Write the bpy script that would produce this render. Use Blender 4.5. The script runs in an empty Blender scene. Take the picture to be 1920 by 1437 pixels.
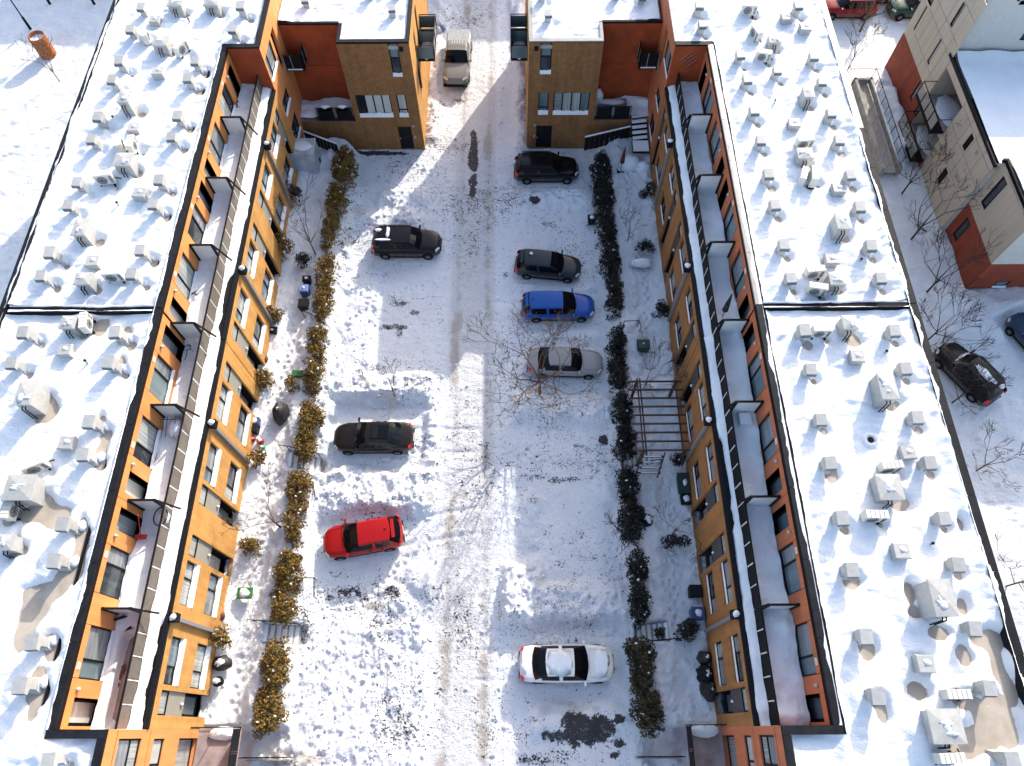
import bpy, math, random
import numpy as np
from mathutils import Vector, Matrix

# ------------------------------------------------------------------ camera, sky, sun, exposure
S = bpy.context.scene
COL = S.collection
H, F, CX, CY = 40.0, 1331.0, 960.0, 718.5          # a drone 40 m over the lot, 24 mm equivalent lens
vy = np.array([945 - CX, -1981 - CY])
_y = np.array([vy[0], vy[1], F]); _y /= np.linalg.norm(_y)
_r = F * F / np.linalg.norm(vy); _d = vy / np.linalg.norm(vy)
_z = np.array([-_d[0] * _r, -_d[1] * _r, F]); _z /= np.linalg.norm(_z)
_x = np.cross(_y, -_z)
RM = np.array([_x, _y, -_z])
def U(px, py, z=0.0):
    "world X, Y of the point at height z seen at that place of the survey photograph"
    d = RM @ np.array([px - CX, py - CY, F]); t = (z - H) / d[2]
    return float(d[0] * t), float(d[1] * t)
cam = bpy.data.cameras.new("camera"); camo = bpy.data.objects.new("camera", cam); COL.objects.link(camo)
cam.lens = F / 1920 * 36; cam.sensor_width = 36; cam.clip_start = 0.5; cam.clip_end = 1500
m = Matrix.Identity(4)
for i in range(3):
    m[i][0] = RM[i][0]; m[i][1] = -RM[i][1]; m[i][2] = -RM[i][2]; m[i][3] = (0, 0, H)[i]
camo.matrix_world = m
S.camera = camo

SUN_EL, SUN_AZ = math.radians(23.1), math.radians(62.8)        # azimuth measured from +X towards +Y
sv = Vector((math.cos(SUN_EL) * math.cos(SUN_AZ), math.cos(SUN_EL) * math.sin(SUN_AZ), math.sin(SUN_EL)))
W = bpy.data.worlds.new("World"); S.world = W; W.use_nodes = True
nt = W.node_tree; nt.nodes.clear()
sky = nt.nodes.new("ShaderNodeTexSky"); sky.sky_type = 'NISHITA'; sky.sun_disc = False
sky.sun_elevation = SUN_EL; sky.sun_rotation = math.pi / 2 - SUN_AZ
sky.air_density = 1.0; sky.dust_density = 2.4; sky.ozone_density = 1.0
bg = nt.nodes.new("ShaderNodeBackground"); bg.inputs[1].default_value = 0.15
wo = nt.nodes.new("ShaderNodeOutputWorld")
nt.links.new(sky.outputs[0], bg.inputs[0]); nt.links.new(bg.outputs[0], wo.inputs[0])
sl = bpy.data.lights.new("sun", 'SUN'); sl.energy = 2.6; sl.angle = math.radians(0.5); sl.color = (1.0, 0.93, 0.83)
so = bpy.data.objects.new("sun", sl); COL.objects.link(so); so.rotation_euler = (-sv).to_track_quat('-Z', 'Y').to_euler(); so.location = (30, 50, 60)
S.view_settings.view_transform = 'Standard'; S.view_settings.look = 'None'
S.view_settings.exposure = 1.42; S.view_settings.gamma = 1.0; S.view_settings.use_curve_mapping = False
S.cycles.max_bounces = 6; S.cycles.diffuse_bounces = 3; S.cycles.glossy_bounces = 3
random.seed(7); RNG = np.random.default_rng(7)

# ------------------------------------------------------------------ materials
MATS = {}
def lin(c): return tuple(c) + (1.0,) if len(c) == 3 else c
def mat(name, col, rough=0.6, metal=0.0, var=0.0, vscale=3.0, bump=0.0, bscale=20.0, spec=0.5, coat=0.0, col2=None, stretch=(1, 1, 1), rnd=0.0):
    M = bpy.data.materials.new(name); M.use_nodes = True; n = M.node_tree; b = n.nodes["Principled BSDF"]
    b.inputs["Base Color"].default_value = lin(col); b.inputs["Roughness"].default_value = rough
    b.inputs["Metallic"].default_value = metal; b.inputs["Specular IOR Level"].default_value = spec
    if coat: b.inputs["Coat Weight"].default_value = coat; b.inputs["Coat Roughness"].default_value = 0.08
    tc = n.nodes.new("ShaderNodeTexCoord"); mp = n.nodes.new("ShaderNodeMapping"); mp.inputs["Scale"].default_value = stretch
    n.links.new(tc.outputs["Object"], mp.inputs[0])
    cur = None
    if var or col2:
        no = n.nodes.new("ShaderNodeTexNoise"); no.inputs["Scale"].default_value = vscale; no.inputs["Detail"].default_value = 6
        n.links.new(mp.outputs[0], no.inputs["Vector"])
        mx = n.nodes.new("ShaderNodeMix"); mx.data_type = 'RGBA'
        c2 = col2 or tuple(max(0, c * (1 - var)) for c in col[:3])
        c1 = col if col2 else tuple(min(1, c * (1 + var * 0.6)) for c in col[:3])
        mx.inputs[6].default_value = lin(c1); mx.inputs[7].default_value = lin(c2)
        rp = n.nodes.new("ShaderNodeMapRange"); rp.inputs[1].default_value = 0.35; rp.inputs[2].default_value = 0.65
        n.links.new(no.outputs[0], rp.inputs[0]); n.links.new(rp.outputs[0], mx.inputs[0]); cur = mx.outputs[2]
    if rnd:
        oi = n.nodes.new("ShaderNodeObjectInfo"); mr = n.nodes.new("ShaderNodeMapRange")
        mr.inputs[3].default_value = 1 - rnd; mr.inputs[4].default_value = 1 + rnd * 0.5
        n.links.new(oi.outputs["Random"], mr.inputs[0])
        mu = n.nodes.new("ShaderNodeVectorMath"); mu.operation = 'SCALE'
        if cur: n.links.new(cur, mu.inputs[0])
        else: mu.inputs[0].default_value = col[:3]
        n.links.new(mr.outputs[0], mu.inputs["Scale"]); cur = mu.outputs[0]
    if cur: n.links.new(cur, b.inputs["Base Color"])
    if bump:
        nb = n.nodes.new("ShaderNodeTexNoise"); nb.inputs["Scale"].default_value = bscale; nb.inputs["Detail"].default_value = 5
        n.links.new(mp.outputs[0], nb.inputs["Vector"])
        bu = n.nodes.new("ShaderNodeBump"); bu.inputs["Strength"].default_value = 1.0; bu.inputs["Distance"].default_value = bump
        n.links.new(nb.outputs[0], bu.inputs["Height"]); n.links.new(bu.outputs[0], b.inputs["Normal"])
    MATS[name] = M; return M

def brick_mat(name, c1, c2, mortar, sc=1.0, axis='Y'):
    M = bpy.data.materials.new(name); M.use_nodes = True; n = M.node_tree; b = n.nodes["Principled BSDF"]; b.inputs["Roughness"].default_value = 0.85
    tc = n.nodes.new("ShaderNodeTexCoord"); sp = n.nodes.new("ShaderNodeSeparateXYZ"); cb = n.nodes.new("ShaderNodeCombineXYZ")
    n.links.new(tc.outputs["Object"], sp.inputs[0]); n.links.new(sp.outputs[axis], cb.inputs[0]); n.links.new(sp.outputs["Z"], cb.inputs[1])
    br = n.nodes.new("ShaderNodeTexBrick"); br.inputs["Color1"].default_value = lin(c1); br.inputs["Color2"].default_value = lin(c2)
    br.inputs["Mortar"].default_value = lin(mortar); br.inputs["Scale"].default_value = 1.0
    br.inputs["Brick Width"].default_value = 0.21 * sc; br.inputs["Row Height"].default_value = 0.075 * sc; br.inputs["Mortar Size"].default_value = 0.009 * sc
    br.inputs["Bias"].default_value = 0.0
    n.links.new(cb.outputs[0], br.inputs["Vector"])
    no = n.nodes.new("ShaderNodeTexNoise"); no.inputs["Scale"].default_value = 1.3; no.inputs["Detail"].default_value = 5; n.links.new(tc.outputs["Object"], no.inputs["Vector"])
    mr = n.nodes.new("ShaderNodeMapRange"); mr.inputs[1].default_value = 0.3; mr.inputs[2].default_value = 0.7; mr.inputs[3].default_value = 0.86; mr.inputs[4].default_value = 1.1
    n.links.new(no.outputs[0], mr.inputs[0])
    ms = n.nodes.new("ShaderNodeMapping"); ms.inputs["Scale"].default_value = (2.2, 2.2, 0.16); n.links.new(tc.outputs["Object"], ms.inputs[0])      # faint run-off streaks
    n2 = n.nodes.new("ShaderNodeTexNoise"); n2.inputs["Scale"].default_value = 1.6; n2.inputs["Detail"].default_value = 5; n.links.new(ms.outputs[0], n2.inputs["Vector"])
    m2 = n.nodes.new("ShaderNodeMapRange"); m2.inputs[1].default_value = 0.35; m2.inputs[2].default_value = 0.65; m2.inputs[3].default_value = 0.84; m2.inputs[4].default_value = 1.06; n.links.new(n2.outputs[0], m2.inputs[0])
    mm = n.nodes.new("ShaderNodeMath"); mm.operation = 'MULTIPLY'; n.links.new(mr.outputs[0], mm.inputs[0]); n.links.new(m2.outputs[0], mm.inputs[1])
    mu = n.nodes.new("ShaderNodeVectorMath"); mu.operation = 'SCALE'; n.links.new(br.outputs[0], mu.inputs[0]); n.links.new(mm.outputs[0], mu.inputs["Scale"])
    n.links.new(mu.outputs[0], b.inputs["Base Color"])
    bu = n.nodes.new("ShaderNodeBump"); bu.inputs["Distance"].default_value = 0.01; bu.invert = True
    n.links.new(br.outputs["Fac"], bu.inputs["Height"]); n.links.new(bu.outputs[0], b.inputs["Normal"])
    MATS[name] = M; return M

def snow_mat(name, dirty=False):
    "snow with grain, and (where the mesh attribute 'wear' says so) worn through to ground or sanded brown"
    M = bpy.data.materials.new(name); M.use_nodes = True; n = M.node_tree; b = n.nodes["Principled BSDF"]
    b.inputs["Roughness"].default_value = 0.55; b.inputs["Specular IOR Level"].default_value = 0.35
    tc = n.nodes.new("ShaderNodeTexCoord")
    def noise(s, d=6, r=0.6):
        x = n.nodes.new("ShaderNodeTexNoise"); x.inputs["Scale"].default_value = s; x.inputs["Detail"].default_value = d; x.inputs["Roughness"].default_value = r
        n.links.new(tc.outputs["Object"], x.inputs["Vector"]); return x.outputs[0]
    def rng(i, a, c, lo=0.0, hi=1.0):
        x = n.nodes.new("ShaderNodeMapRange"); x.inputs[1].default_value = a; x.inputs[2].default_value = c; x.inputs[3].default_value = lo; x.inputs[4].default_value = hi
        n.links.new(i, x.inputs[0]); return x.outputs[0]
    def mth(op, a, c):
        x = n.nodes.new("ShaderNodeMath"); x.operation = op
        for k, v in enumerate((a, c)):
            if isinstance(v, float): x.inputs[k].default_value = v
            else: n.links.new(v, x.inputs[k])
        return x.outputs[0]
    def mix(f, c1, c2):
        x = n.nodes.new("ShaderNodeMix"); x.data_type = 'RGBA'; n.links.new(f, x.inputs[0])
        for k, v in ((6, c1), (7, c2)):
            if isinstance(v, tuple): x.inputs[k].default_value = lin(v)
            else: n.links.new(v, x.inputs[k])
        return x.outputs[2]
    n1 = noise(0.7, 5)
    cur = mix(rng(n1, 0.35, 0.65), (0.86, 0.87, 0.885), (0.79, 0.80, 0.83))
    hb = mth('ADD', mth('MULTIPLY', noise(2.5, 7), 0.075 if not dirty else 0.17), mth('MULTIPLY', noise(9.0, 8, 0.8), 0.055 if not dirty else 0.10))
    if dirty:
        at = n.nodes.new("ShaderNodeAttribute"); at.attribute_name = "wear"
        sp = n.nodes.new("ShaderNodeSeparateColor"); n.links.new(at.outputs["Color"], sp.inputs[0])
        na = noise(9.0, 8, 0.72); nb = noise(2.2, 6, 0.65)
        nn = mth('ADD', mth('MULTIPLY', na, 2.3), mth('SUBTRACT', mth('MULTIPLY', nb, 1.2), 1.25))
        # red = how far the snow is worn to asphalt, green = brown sand and slush, blue = soft grey packing
        cur = mix(mth('MULTIPLY', sp.outputs[2], 0.55), cur, (0.50, 0.51, 0.54))
        cur = mix(mth('MULTIPLY', rng(noise(14.0, 6, 0.8), 0.50, 0.72), 0.45), cur, (0.40, 0.41, 0.44))
        sand = rng(mth('ADD', mth('MULTIPLY', sp.outputs[1], 0.42), mth('MULTIPLY', noise(30.0, 8, 0.85), 0.8)), 0.56, 0.80)
        cur = mix(mth('MULTIPLY', sand, 0.62), cur, (0.30, 0.235, 0.155))
        asp = rng(mth('ADD', mth('MULTIPLY', sp.outputs[0], 0.66), nn), 0.90, 0.99)
        cur = mix(asp, cur, (0.008, 0.008, 0.010))
        speck = rng(mth('ADD', mth('MULTIPLY', sp.outputs[0], 0.28), noise(6.5, 9, 0.84)), 0.665, 0.715)
        cur = mix(mth('MULTIPLY', speck, 0.85), cur, (0.05, 0.048, 0.05))
    n.links.new(cur, b.inputs["Base Color"])
    bu = n.nodes.new("ShaderNodeBump"); bu.inputs["Strength"].default_value = 0.9; bu.inputs["Distance"].default_value = 1.0
    n.links.new(hb, bu.inputs["Height"]); n.links.new(bu.outputs[0], b.inputs["Normal"])
    MATS[name] = M; return M

snow_mat('snow'); snow_mat('snow_lot', True)
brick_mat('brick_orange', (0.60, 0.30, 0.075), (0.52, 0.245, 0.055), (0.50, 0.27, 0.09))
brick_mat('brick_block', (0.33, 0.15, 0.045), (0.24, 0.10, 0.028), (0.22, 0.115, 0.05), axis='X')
brick_mat('brick_brown', (0.40, 0.165, 0.04), (0.33, 0.13, 0.03), (0.31, 0.15, 0.05))  # darker copy of the orange brick, right row's shade painted into the colour
brick_mat('brick_outer', (0.20, 0.17, 0.14), (0.17, 0.14, 0.12), (0.2, 0.18, 0.16))
brick_mat('brick_red', (0.33, 0.055, 0.02), (0.27, 0.04, 0.014), (0.25, 0.06, 0.03))
mat('stucco_red', (0.30, 0.048, 0.008), 0.85, var=0.22, vscale=1.2, bump=0.004, bscale=60)
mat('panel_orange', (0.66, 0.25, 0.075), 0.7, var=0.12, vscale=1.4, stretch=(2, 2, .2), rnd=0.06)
mat('panel_salmon', (0.48, 0.14, 0.055), 0.7, var=0.12, vscale=1.4, stretch=(2, 2, .2), rnd=0.06)  # orange cladding of the right row with its shade put into the colour
mat('panel_beige', (0.50, 0.43, 0.34), 0.75, var=0.06, vscale=1.4, stretch=(2, 2, .2), rnd=0.05)
mat('panel_grey', (0.55, 0.54, 0.50), 0.75, var=0.05)
mat('joint_dark', (0.012, 0.009, 0.009), 0.9, spec=.1)
mat('black_metal', (0.009, 0.009, 0.011), 0.6, var=0.2, vscale=6, spec=.15)
mat('cap_dark', (0.011, 0.012, 0.016), 0.7, spec=.15, var=0.35, vscale=2.5, bump=0.004, bscale=8, rnd=0.15)
mat('cap_grey', (0.27, 0.26, 0.245), 0.55, var=0.15, vscale=2.0, rnd=0.15)
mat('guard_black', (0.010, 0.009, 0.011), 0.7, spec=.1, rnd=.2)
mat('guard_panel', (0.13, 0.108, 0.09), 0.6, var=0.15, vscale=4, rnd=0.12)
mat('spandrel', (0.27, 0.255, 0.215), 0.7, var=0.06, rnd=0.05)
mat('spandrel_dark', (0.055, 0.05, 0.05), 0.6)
mat('galv', (0.40, 0.395, 0.38), 0.5, var=0.10, vscale=5, rnd=0.10)
mat('ac_white', (0.62, 0.60, 0.54), 0.5, var=0.08, vscale=3, rnd=0.05)
mat('membrane', (0.40, 0.34, 0.28), 0.85, var=0.18, vscale=1.5, bump=0.003, bscale=40)
mat('deck', (0.30, 0.235, 0.225), 0.7, var=0.3, vscale=1.5)
mat('frost_glass', (0.66, 0.69, 0.70), 0.25, var=0.05)
mat('pipe_grey', (0.20, 0.205, 0.22), 0.4)
mat('concrete', (0.33, 0.31, 0.28), 0.85, var=0.25, vscale=2, bump=0.006, bscale=25)
mat('wood', (0.055, 0.024, 0.017), 0.6, var=0.35, vscale=2, stretch=(1, 8, 8))
mat('plate_white', (0.75, 0.68, 0.62), 0.5); mat('plate_print', (0.45, 0.10, 0.06), 0.6)
mat('lamp_white', (0.7, 0.68, 0.64), 0.3)
mat('bark', (0.115, 0.075, 0.045), 0.85, var=0.3, vscale=8); mat('bark_dark', (0.03, 0.022, 0.02), 0.85, var=0.3, vscale=8)
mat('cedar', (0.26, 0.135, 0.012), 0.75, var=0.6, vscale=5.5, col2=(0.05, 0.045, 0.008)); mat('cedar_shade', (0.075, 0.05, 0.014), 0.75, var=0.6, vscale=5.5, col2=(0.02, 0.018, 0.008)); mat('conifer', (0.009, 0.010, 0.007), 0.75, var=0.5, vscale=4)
mat('rust', (0.42, 0.13, 0.035), 0.85, var=0.45, vscale=6)
def pane_mat(name, a, b_, scale, rough=0.06, axis=(1, 1, 0.15)):
    M = mat(name, a, rough, col2=b_, vscale=scale, stretch=axis, spec=0.45)
    return M
pane_mat('pane_dark', (0.008, 0.012, 0.015), (0.04, 0.055, 0.065), 2.6)
pane_mat('pane_curtain', (0.42, 0.43, 0.41), (0.24, 0.26, 0.26), 3.5, axis=(4, 4, 0.1))
pane_mat('pane_blind', (0.27, 0.28, 0.29), (0.15, 0.165, 0.18), 2.2, axis=(0.3, 0.3, 4))
pane_mat('pane_teal', (0.08, 0.125, 0.145), (0.16, 0.21, 0.23), 1.2)
pane_mat('pane_white', (0.55, 0.55, 0.52), (0.40, 0.41, 0.40), 1.0)
pane_mat('pane_lit', (0.70, 0.45, 0.16), (0.55, 0.32, 0.1), 1.0)

# ------------------------------------------------------------------ mesh builder
class MB:
    def __init__(s): s.v = []; s.f = []; s.mi = []
    def quad(s, *p, m=0):
        k = len(s.v); s.v += [tuple(q) for q in p]; s.f.append(tuple(range(k, k + len(p)))); s.mi.append(m)
    def box(s, x0, x1, y0, y1, z0, z1, m=0):
        if x0 > x1: x0, x1 = x1, x0
        if y0 > y1: y0, y1 = y1, y0
        if z0 > z1: z0, z1 = z1, z0
        k = len(s.v); s.v += [(x, y, z) for z in (z0, z1) for x, y in ((x0, y0), (x1, y0), (x1, y1), (x0, y1))]
        for f in ((3, 2, 1, 0), (4, 5, 6, 7), (0, 1, 5, 4), (1, 2, 6, 5), (2, 3, 7, 6), (3, 0, 4, 7)):
            s.f.append(tuple(k + i for i in f)); s.mi.append(m)
    def hexa(s, bot, top, m=0):
        k = len(s.v); s.v += [tuple(p) for p in bot] + [tuple(p) for p in top]; n = len(bot)
        s.f.append(tuple(k + i for i in reversed(range(n)))); s.mi.append(m)
        s.f.append(tuple(k + n + i for i in range(n))); s.mi.append(m)
        for i in range(n):
            j = (i + 1) % n; s.f.append((k + i, k + j, k + n + j, k + n + i)); s.mi.append(m)
    def tube(s, p0, p1, r0, r1=None, n=8, m=0, cap=True):
        r1 = r0 if r1 is None else r1; p0 = Vector(p0); p1 = Vector(p1); d = (p1 - p0)
        if d.length < 1e-6: return
        d.normalize(); a = d.orthogonal().normalized(); b = d.cross(a)
        k = len(s.v)
        for p, r in ((p0, r0), (p1, r1)):
            for i in range(n):
                t = 2 * math.pi * i / n; s.v.append(tuple(p + a * math.cos(t) * r + b * math.sin(t) * r))
        for i in range(n):
            j = (i + 1) % n; s.f.append((k + i, k + j, k + n + j, k + n + i)); s.mi.append(m)
        if cap:
            s.f.append(tuple(k + i for i in reversed(range(n)))); s.mi.append(m)
            s.f.append(tuple(k + n + i for i in range(n))); s.mi.append(m)
    def bar(s, p0, p1, w, h=None, m=0):
        s.tube(p0, p1, (h or w) * 0.6, n=4, m=m)
    def blob(s, c, r, n=10, k=6, rough=0.12, seed=0, flat=1.0, m=0):
        rr = random.Random(seed); b = len(s.v)
        for i in range(k + 1):
            ph = math.pi * i / k
            for j in range(n):
                th = 2 * math.pi * j / n; q = 1 + rr.uniform(-rough, rough)
                z = math.cos(ph); z = z if z > 0 else z * flat
                s.v.append((c[0] + r[0] * q * math.sin(ph) * math.cos(th), c[1] + r[1] * q * math.sin(ph) * math.sin(th), c[2] + r[2] * (q if 0 < i < k else 1) * z))
        for i in range(k):
            for j in range(n):
                l = (j + 1) % n; s.f.append((b + i * n + j, b + (i + 1) * n + j, b + (i + 1) * n + l, b + i * n + l)); s.mi.append(m)
    def build(s, name, mats, parent=None, smooth=False, **kw):
        me = bpy.data.meshes.new(name); me.from_pydata(s.v, [], s.f)
        if isinstance(mats, str): mats = [mats]
        for q in mats: me.materials.append(MATS[q])
        if len(mats) > 1: me.polygons.foreach_set('material_index', s.mi)
        if smooth: me.polygons.foreach_set('use_smooth', [True] * len(s.f))
        me.update()
        o = bpy.data.objects.new(name, me); COL.objects.link(o)
        if parent is not None:
            o.parent = parent; o.matrix_parent_inverse = world_of(parent).inverted()
        tag(o, **kw); return o
def world_of(o):
    mtx = Matrix.LocRotScale(o.location, o.rotation_euler, o.scale)
    return world_of(o.parent) @ o.matrix_parent_inverse @ mtx if o.parent else mtx
def tag(o, label=None, cat=None, group=None, kind=None):
    if label: o['label'] = label
    if cat: o['category'] = cat
    if group: o['group'] = group
    if kind: o['kind'] = kind
    return o
def thing(name, label, cat, loc=(0, 0, 0), rotz=0.0, group=None):
    o = bpy.data.objects.new(name, None); COL.objects.link(o); o.empty_display_size = 0.3
    o.location = loc; o.rotation_euler = (0, 0, rotz); return tag(o, label, cat, group)
KIDS = {}
def copy_tree(o, parent=None, loc=None, rotz=None, label=None, scale=None):
    c = o.copy(); COL.objects.link(c)
    if parent: c.parent = parent
    if loc is not None: c.location = loc
    if rotz is not None: c.rotation_euler = (0, 0, rotz)
    if scale is not None: c.scale = scale if hasattr(scale, '__len__') else (scale,) * 3
    if label: c['label'] = label
    for ch in list(o.children): copy_tree(ch, c)
    return c
def joined(name, mb, mats, label, cat, group=None, smooth=False, kind=None):
    return mb.build(name, mats, None, smooth, label=label, cat=cat, group=group, kind=kind)

# ------------------------------------------------------------------ noise on arrays
def vnoise(x, y, seed=0):
    xi = np.floor(x).astype(np.int64); yi = np.floor(y).astype(np.int64); fx = x - xi; fy = y - yi
    fx = fx * fx * (3 - 2 * fx); fy = fy * fy * (3 - 2 * fy)
    def hsh(a, b):
        h = (a * 374761393 + b * 668265263 + seed * 1442695041) & 0xffffffff
        h = ((h ^ (h >> 13)) * 1274126177) & 0xffffffff
        return ((h ^ (h >> 16)) & 0xffff) / 65535.0
    return (hsh(xi, yi) * (1 - fx) + hsh(xi + 1, yi) * fx) * (1 - fy) + (hsh(xi, yi + 1) * (1 - fx) + hsh(xi + 1, yi + 1) * fx) * fy
def fbm(x, y, sc, oc=5, seed=0, gain=0.5):
    t = 0; a = 1; w = 0
    for i in range(oc):
        t = t + a * (vnoise(x * sc, y * sc, seed + i * 17) - 0.5); w += a; a *= gain; sc *= 2.03
    return t / w * 2
def sst(a, b, x): t = np.clip((x - a) / (b - a), 0, 1); return t * t * (3 - 2 * t)
def rect(X, Y, x0, x1, y0, y1, soft=0.4, wob=0.35, seed=3):
    "1 inside a rectangle with soft wandering edges, 0 outside"
    wx = fbm(X, Y, 0.9, 4, seed) * wob; wy = fbm(X, Y, 0.9, 4, seed + 5) * wob
    x = X + wx; y = Y + wy
    return sst(x0 - soft, x0 + soft, x) * (1 - sst(x1 - soft, x1 + soft, x)) * sst(y0 - soft, y0 + soft, y) * (1 - sst(y1 - soft, y1 + soft, y))
def grid_mesh(name, xs, ys, Z, mats, keep=None, wear=None, parent=None, smooth=True, **kw):
    nx, ny = len(xs), len(ys); XX, YY = np.meshgrid(xs, ys)
    co = np.stack([XX.ravel(), YY.ravel(), Z.ravel()], 1)
    i = np.arange((nx - 1) * (ny - 1)); r = i // (nx - 1); c = i % (nx - 1); a = r * nx + c
    q = np.stack([a, a + 1, a + nx + 1, a + nx], 1)
    if keep is not None:
        q = q[keep[:-1, :-1].ravel()[:]] if keep.shape == XX.shape else q[keep.ravel()]
    me = bpy.data.meshes.new(name); me.vertices.add(len(co)); me.vertices.foreach_set('co', co.ravel())
    me.loops.add(q.size); me.loops.foreach_set('vertex_index', q.ravel().astype(np.int32))
    me.polygons.add(len(q)); me.polygons.foreach_set('loop_start', (np.arange(len(q)) * 4).astype(np.int32))
    me.update(calc_edges=True)
    me.polygons.foreach_set('use_smooth', np.full(len(q), smooth))
    for mm in mats: me.materials.append(MATS[mm])
    if wear is not None:
        at = me.color_attributes.new('wear', 'FLOAT_COLOR', 'POINT')
        cc = np.ones((len(co), 4), np.float32); cc[:, :3] = np.clip(wear, 0, 1).reshape(-1, 3); at.data.foreach_set('color', cc.ravel())
    me.validate(); o = bpy.data.objects.new(name, me); COL.objects.link(o)
    if parent is not None: o.parent = parent; o.matrix_parent_inverse = world_of(parent).inverted()
    return tag(o, **kw)
# ------------------------------------------------------------------ layout constants
LXF, LXU, LG = -15.0, -16.95, -15.72          # left building: lower facade, upper facade, terrace guard
RXF, RXU, RG = 9.87, 11.80, 10.47
LXO, RXO = -24.75, 19.6                        # outer roof edges
ZR, ZT = 10.9, 7.8                             # roof cap, terrace
Y0, Y1, YP = 0.2, 36.8, 18.5                   # recess from Y0 to Y1, party wall between the two houses of each row
ZB = 9.25                                      # roof of the brick blocks
BL = (-11.06, -6.42); BR = (1.2, 5.95); YB = 39.3
PIPES = [4.6, 13.8, 23.0, 32.2]

# ------------------------------------------------------------------ the ground: one snow sheet
CARS = {  # name: (px, py, heading deg, half length, half width) heading = where the bonnet points
}
def ground_height(X, Y):
    n1 = fbm(X, Y, 0.35, 5, 1); n2 = fbm(X, Y, 1.6, 5, 2); n3 = fbm(X, Y, 5.0, 3, 9); n4 = fbm(X + .5 * n2, Y * .8, 2.6, 5, 19, .62)
    z = 0.05 * n1 + 0.035 * n2 + 0.026 * n4 + .012 * n3
    rough = 0.55 + 0.45 * n1
    def bank(x0, x1, y0, y1, h, soft=0.5, wob=0.5, seed=3, lump=0.5):
        m_ = rect(X, Y, x0, x1, y0, y1, soft, wob, seed)
        return m_ * h * (1 + .55 * lump * n2 + 0.26 * n4 + 0.15 * n3 + 0.3 * n1)
    zz = np.zeros_like(X)
    for b in (  # left side: piles between cleared bays
        (-12.0, -11.1, -3, 36, .75, .5, .6), (-11.6, -4.9, 18.5, 20.2, .72, .5, .4, 5), (-11.6, -4.6, 11.4, 14.0, .68, .5, .5, 6, .6),
        (-10.9, -8.9, 19.5, 28.2, .30, .6, .5, 8), (-11.4, -6.5, 31.9, 33.4, .4, .6, .6, 11), (-9.5, -6.0, 33.8, 35.2, .35, .6, .8, 12),
        (-7.2, -5.0, 5.2, 7.4, .45, .6, .8, 13, .7), (-12.0, -4.5, -4.0, 5.6, .44, .7, .6, 14, .35), (-6.2, -4.7, 6.5, 8.2, .4, .4, .5, 15),
        (-5.4, -4.3, 13.5, 18.8, .4, .4, .4, 16), (-9.3, -4.6, 41.0, 44, .0, .4, .4, 17), (-6.3, -5.3, 40, 60, .3, .5, .5, 18),
        # right side
        (-0.9, 1.4, 5.2, 8.3, .8, .5, .5, 20, .6), (0.5, 6.6, 5.3, 7.2, .7, .45, .4, 21, .5), (1.0, 6.6, 0.0, 1.3, .35, .4, .5, 22),
        (6.0, 7.0, -3, 37, .35, .4, .5, 23), (0.0, 6.4, 17.0, 18.7, .5, .5, .5, 24), (0.2, 6.0, 22.6, 23.5, .18, .4, .4, 25), (0.2, 6.0, 26.5, 27.2, .15, .4, .4, 26),
        (0.0, 6.2, 33.5, 35.2, .4, .6, .6, 27), (0.3, 1.2, 38, 60, .5, .4, .5, 28, .7), (0.2, 1.6, 9.6, 12.4, .25, .5, .6, 29, .6), (5.0, 6.4, 12.0, 14.0, .3, .5, .6, 30),
    ): zz = np.maximum(zz, bank(*b))
    lane = sst(-4.6, -4.1, X) * (1 - sst(-0.9, -0.3, X))
    zz = zz * (1 - lane)
    for cx_ in (-3.62, -1.62): z = z - lane * 0.05 * np.exp(-((X + 0.12 * fbm(X * 0 + 3, Y, 0.3, 2, 40) - cx_) / 0.22) ** 2)
    z = z + zz
    # gardens a metre and more above the lot, held by a snowed bank; stairs at the pipes
    gl = (1 - sst(-12.75, -12.35, X)) * sst(-15.6, -15.5, X) * (1 - sst(39.0, 39.2, Y)); gr = sst(7.25, 7.6, X) * (1 - sst(10.3, 10.4, X)) * (1 - sst(39.0, 39.2, Y))
    bl = (1 - sst(-12.4, -11.0, X)) * sst(-15.6, -15.5, X) * (1 - sst(39.0, 39.2, Y)); br = sst(6.1, 7.3, X) * (1 - sst(10.3, 10.4, X)) * (1 - sst(39.0, 39.2, Y))
    g = np.maximum(gl, gr); zb = np.maximum(bl, br)
    near = np.maximum(1 - sst(0.0, 0.35, abs(Y + 1.6) - 1.7), 0)     # sunken yards at the near bays
    gz = 1.42 + 0.14 * n1 + 0.10 * n2 + 0.09 * n4 + .03 * n3
    gz = gz + 0.55 * (1 - sst(-15.0, -13.9, X)) * (X < -12) * (0.6 + 0.5 * n1) + 0.35 * sst(8.9, 9.9, X) * (X > 7) * (0.6 + 0.6 * n2)
    gz = gz + 0.35 * np.exp(-((X + 12.9) / 0.35) ** 2) * (0.5 + n2) + 0.25 * np.exp(-((X - 7.8) / 0.35) ** 2) * (0.5 + n2)
    z = z * (1 - zb) + gz * zb
    z = z - near * zb * 1.1
    for sy in (4.72, 14.25):                                           # stair cuts
        cut = (1 - sst(0.42, 0.55, abs(Y - sy)))
        for (a, b) in ((-12.95, -11.3), (6.45, 8.05)):
            inx = sst(a - 0.05, a + 0.05, X) * (1 - sst(b - 0.05, b + 0.6 if a < 0 else b + 0.05, X))
            t = np.clip((X - a) / (b - a), 0, 1); zs = (1.25 - 1.25 * t) if a < 0 else 1.25 * t
            z = z * (1 - cut * inx) + (zs - 0.22) * cut * inx
    # field on the far left, street on the far right
    z = z + (X < -24.7) * (0.25 * fbm(X, Y, 0.25, 4, 60) + 0.08 * n2 + 0.05)
    fr = (X > 19.6)
    z = z + fr * (0.22 * fbm(X, Y, 0.3, 4, 61) + 0.07 * n2)
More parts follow.
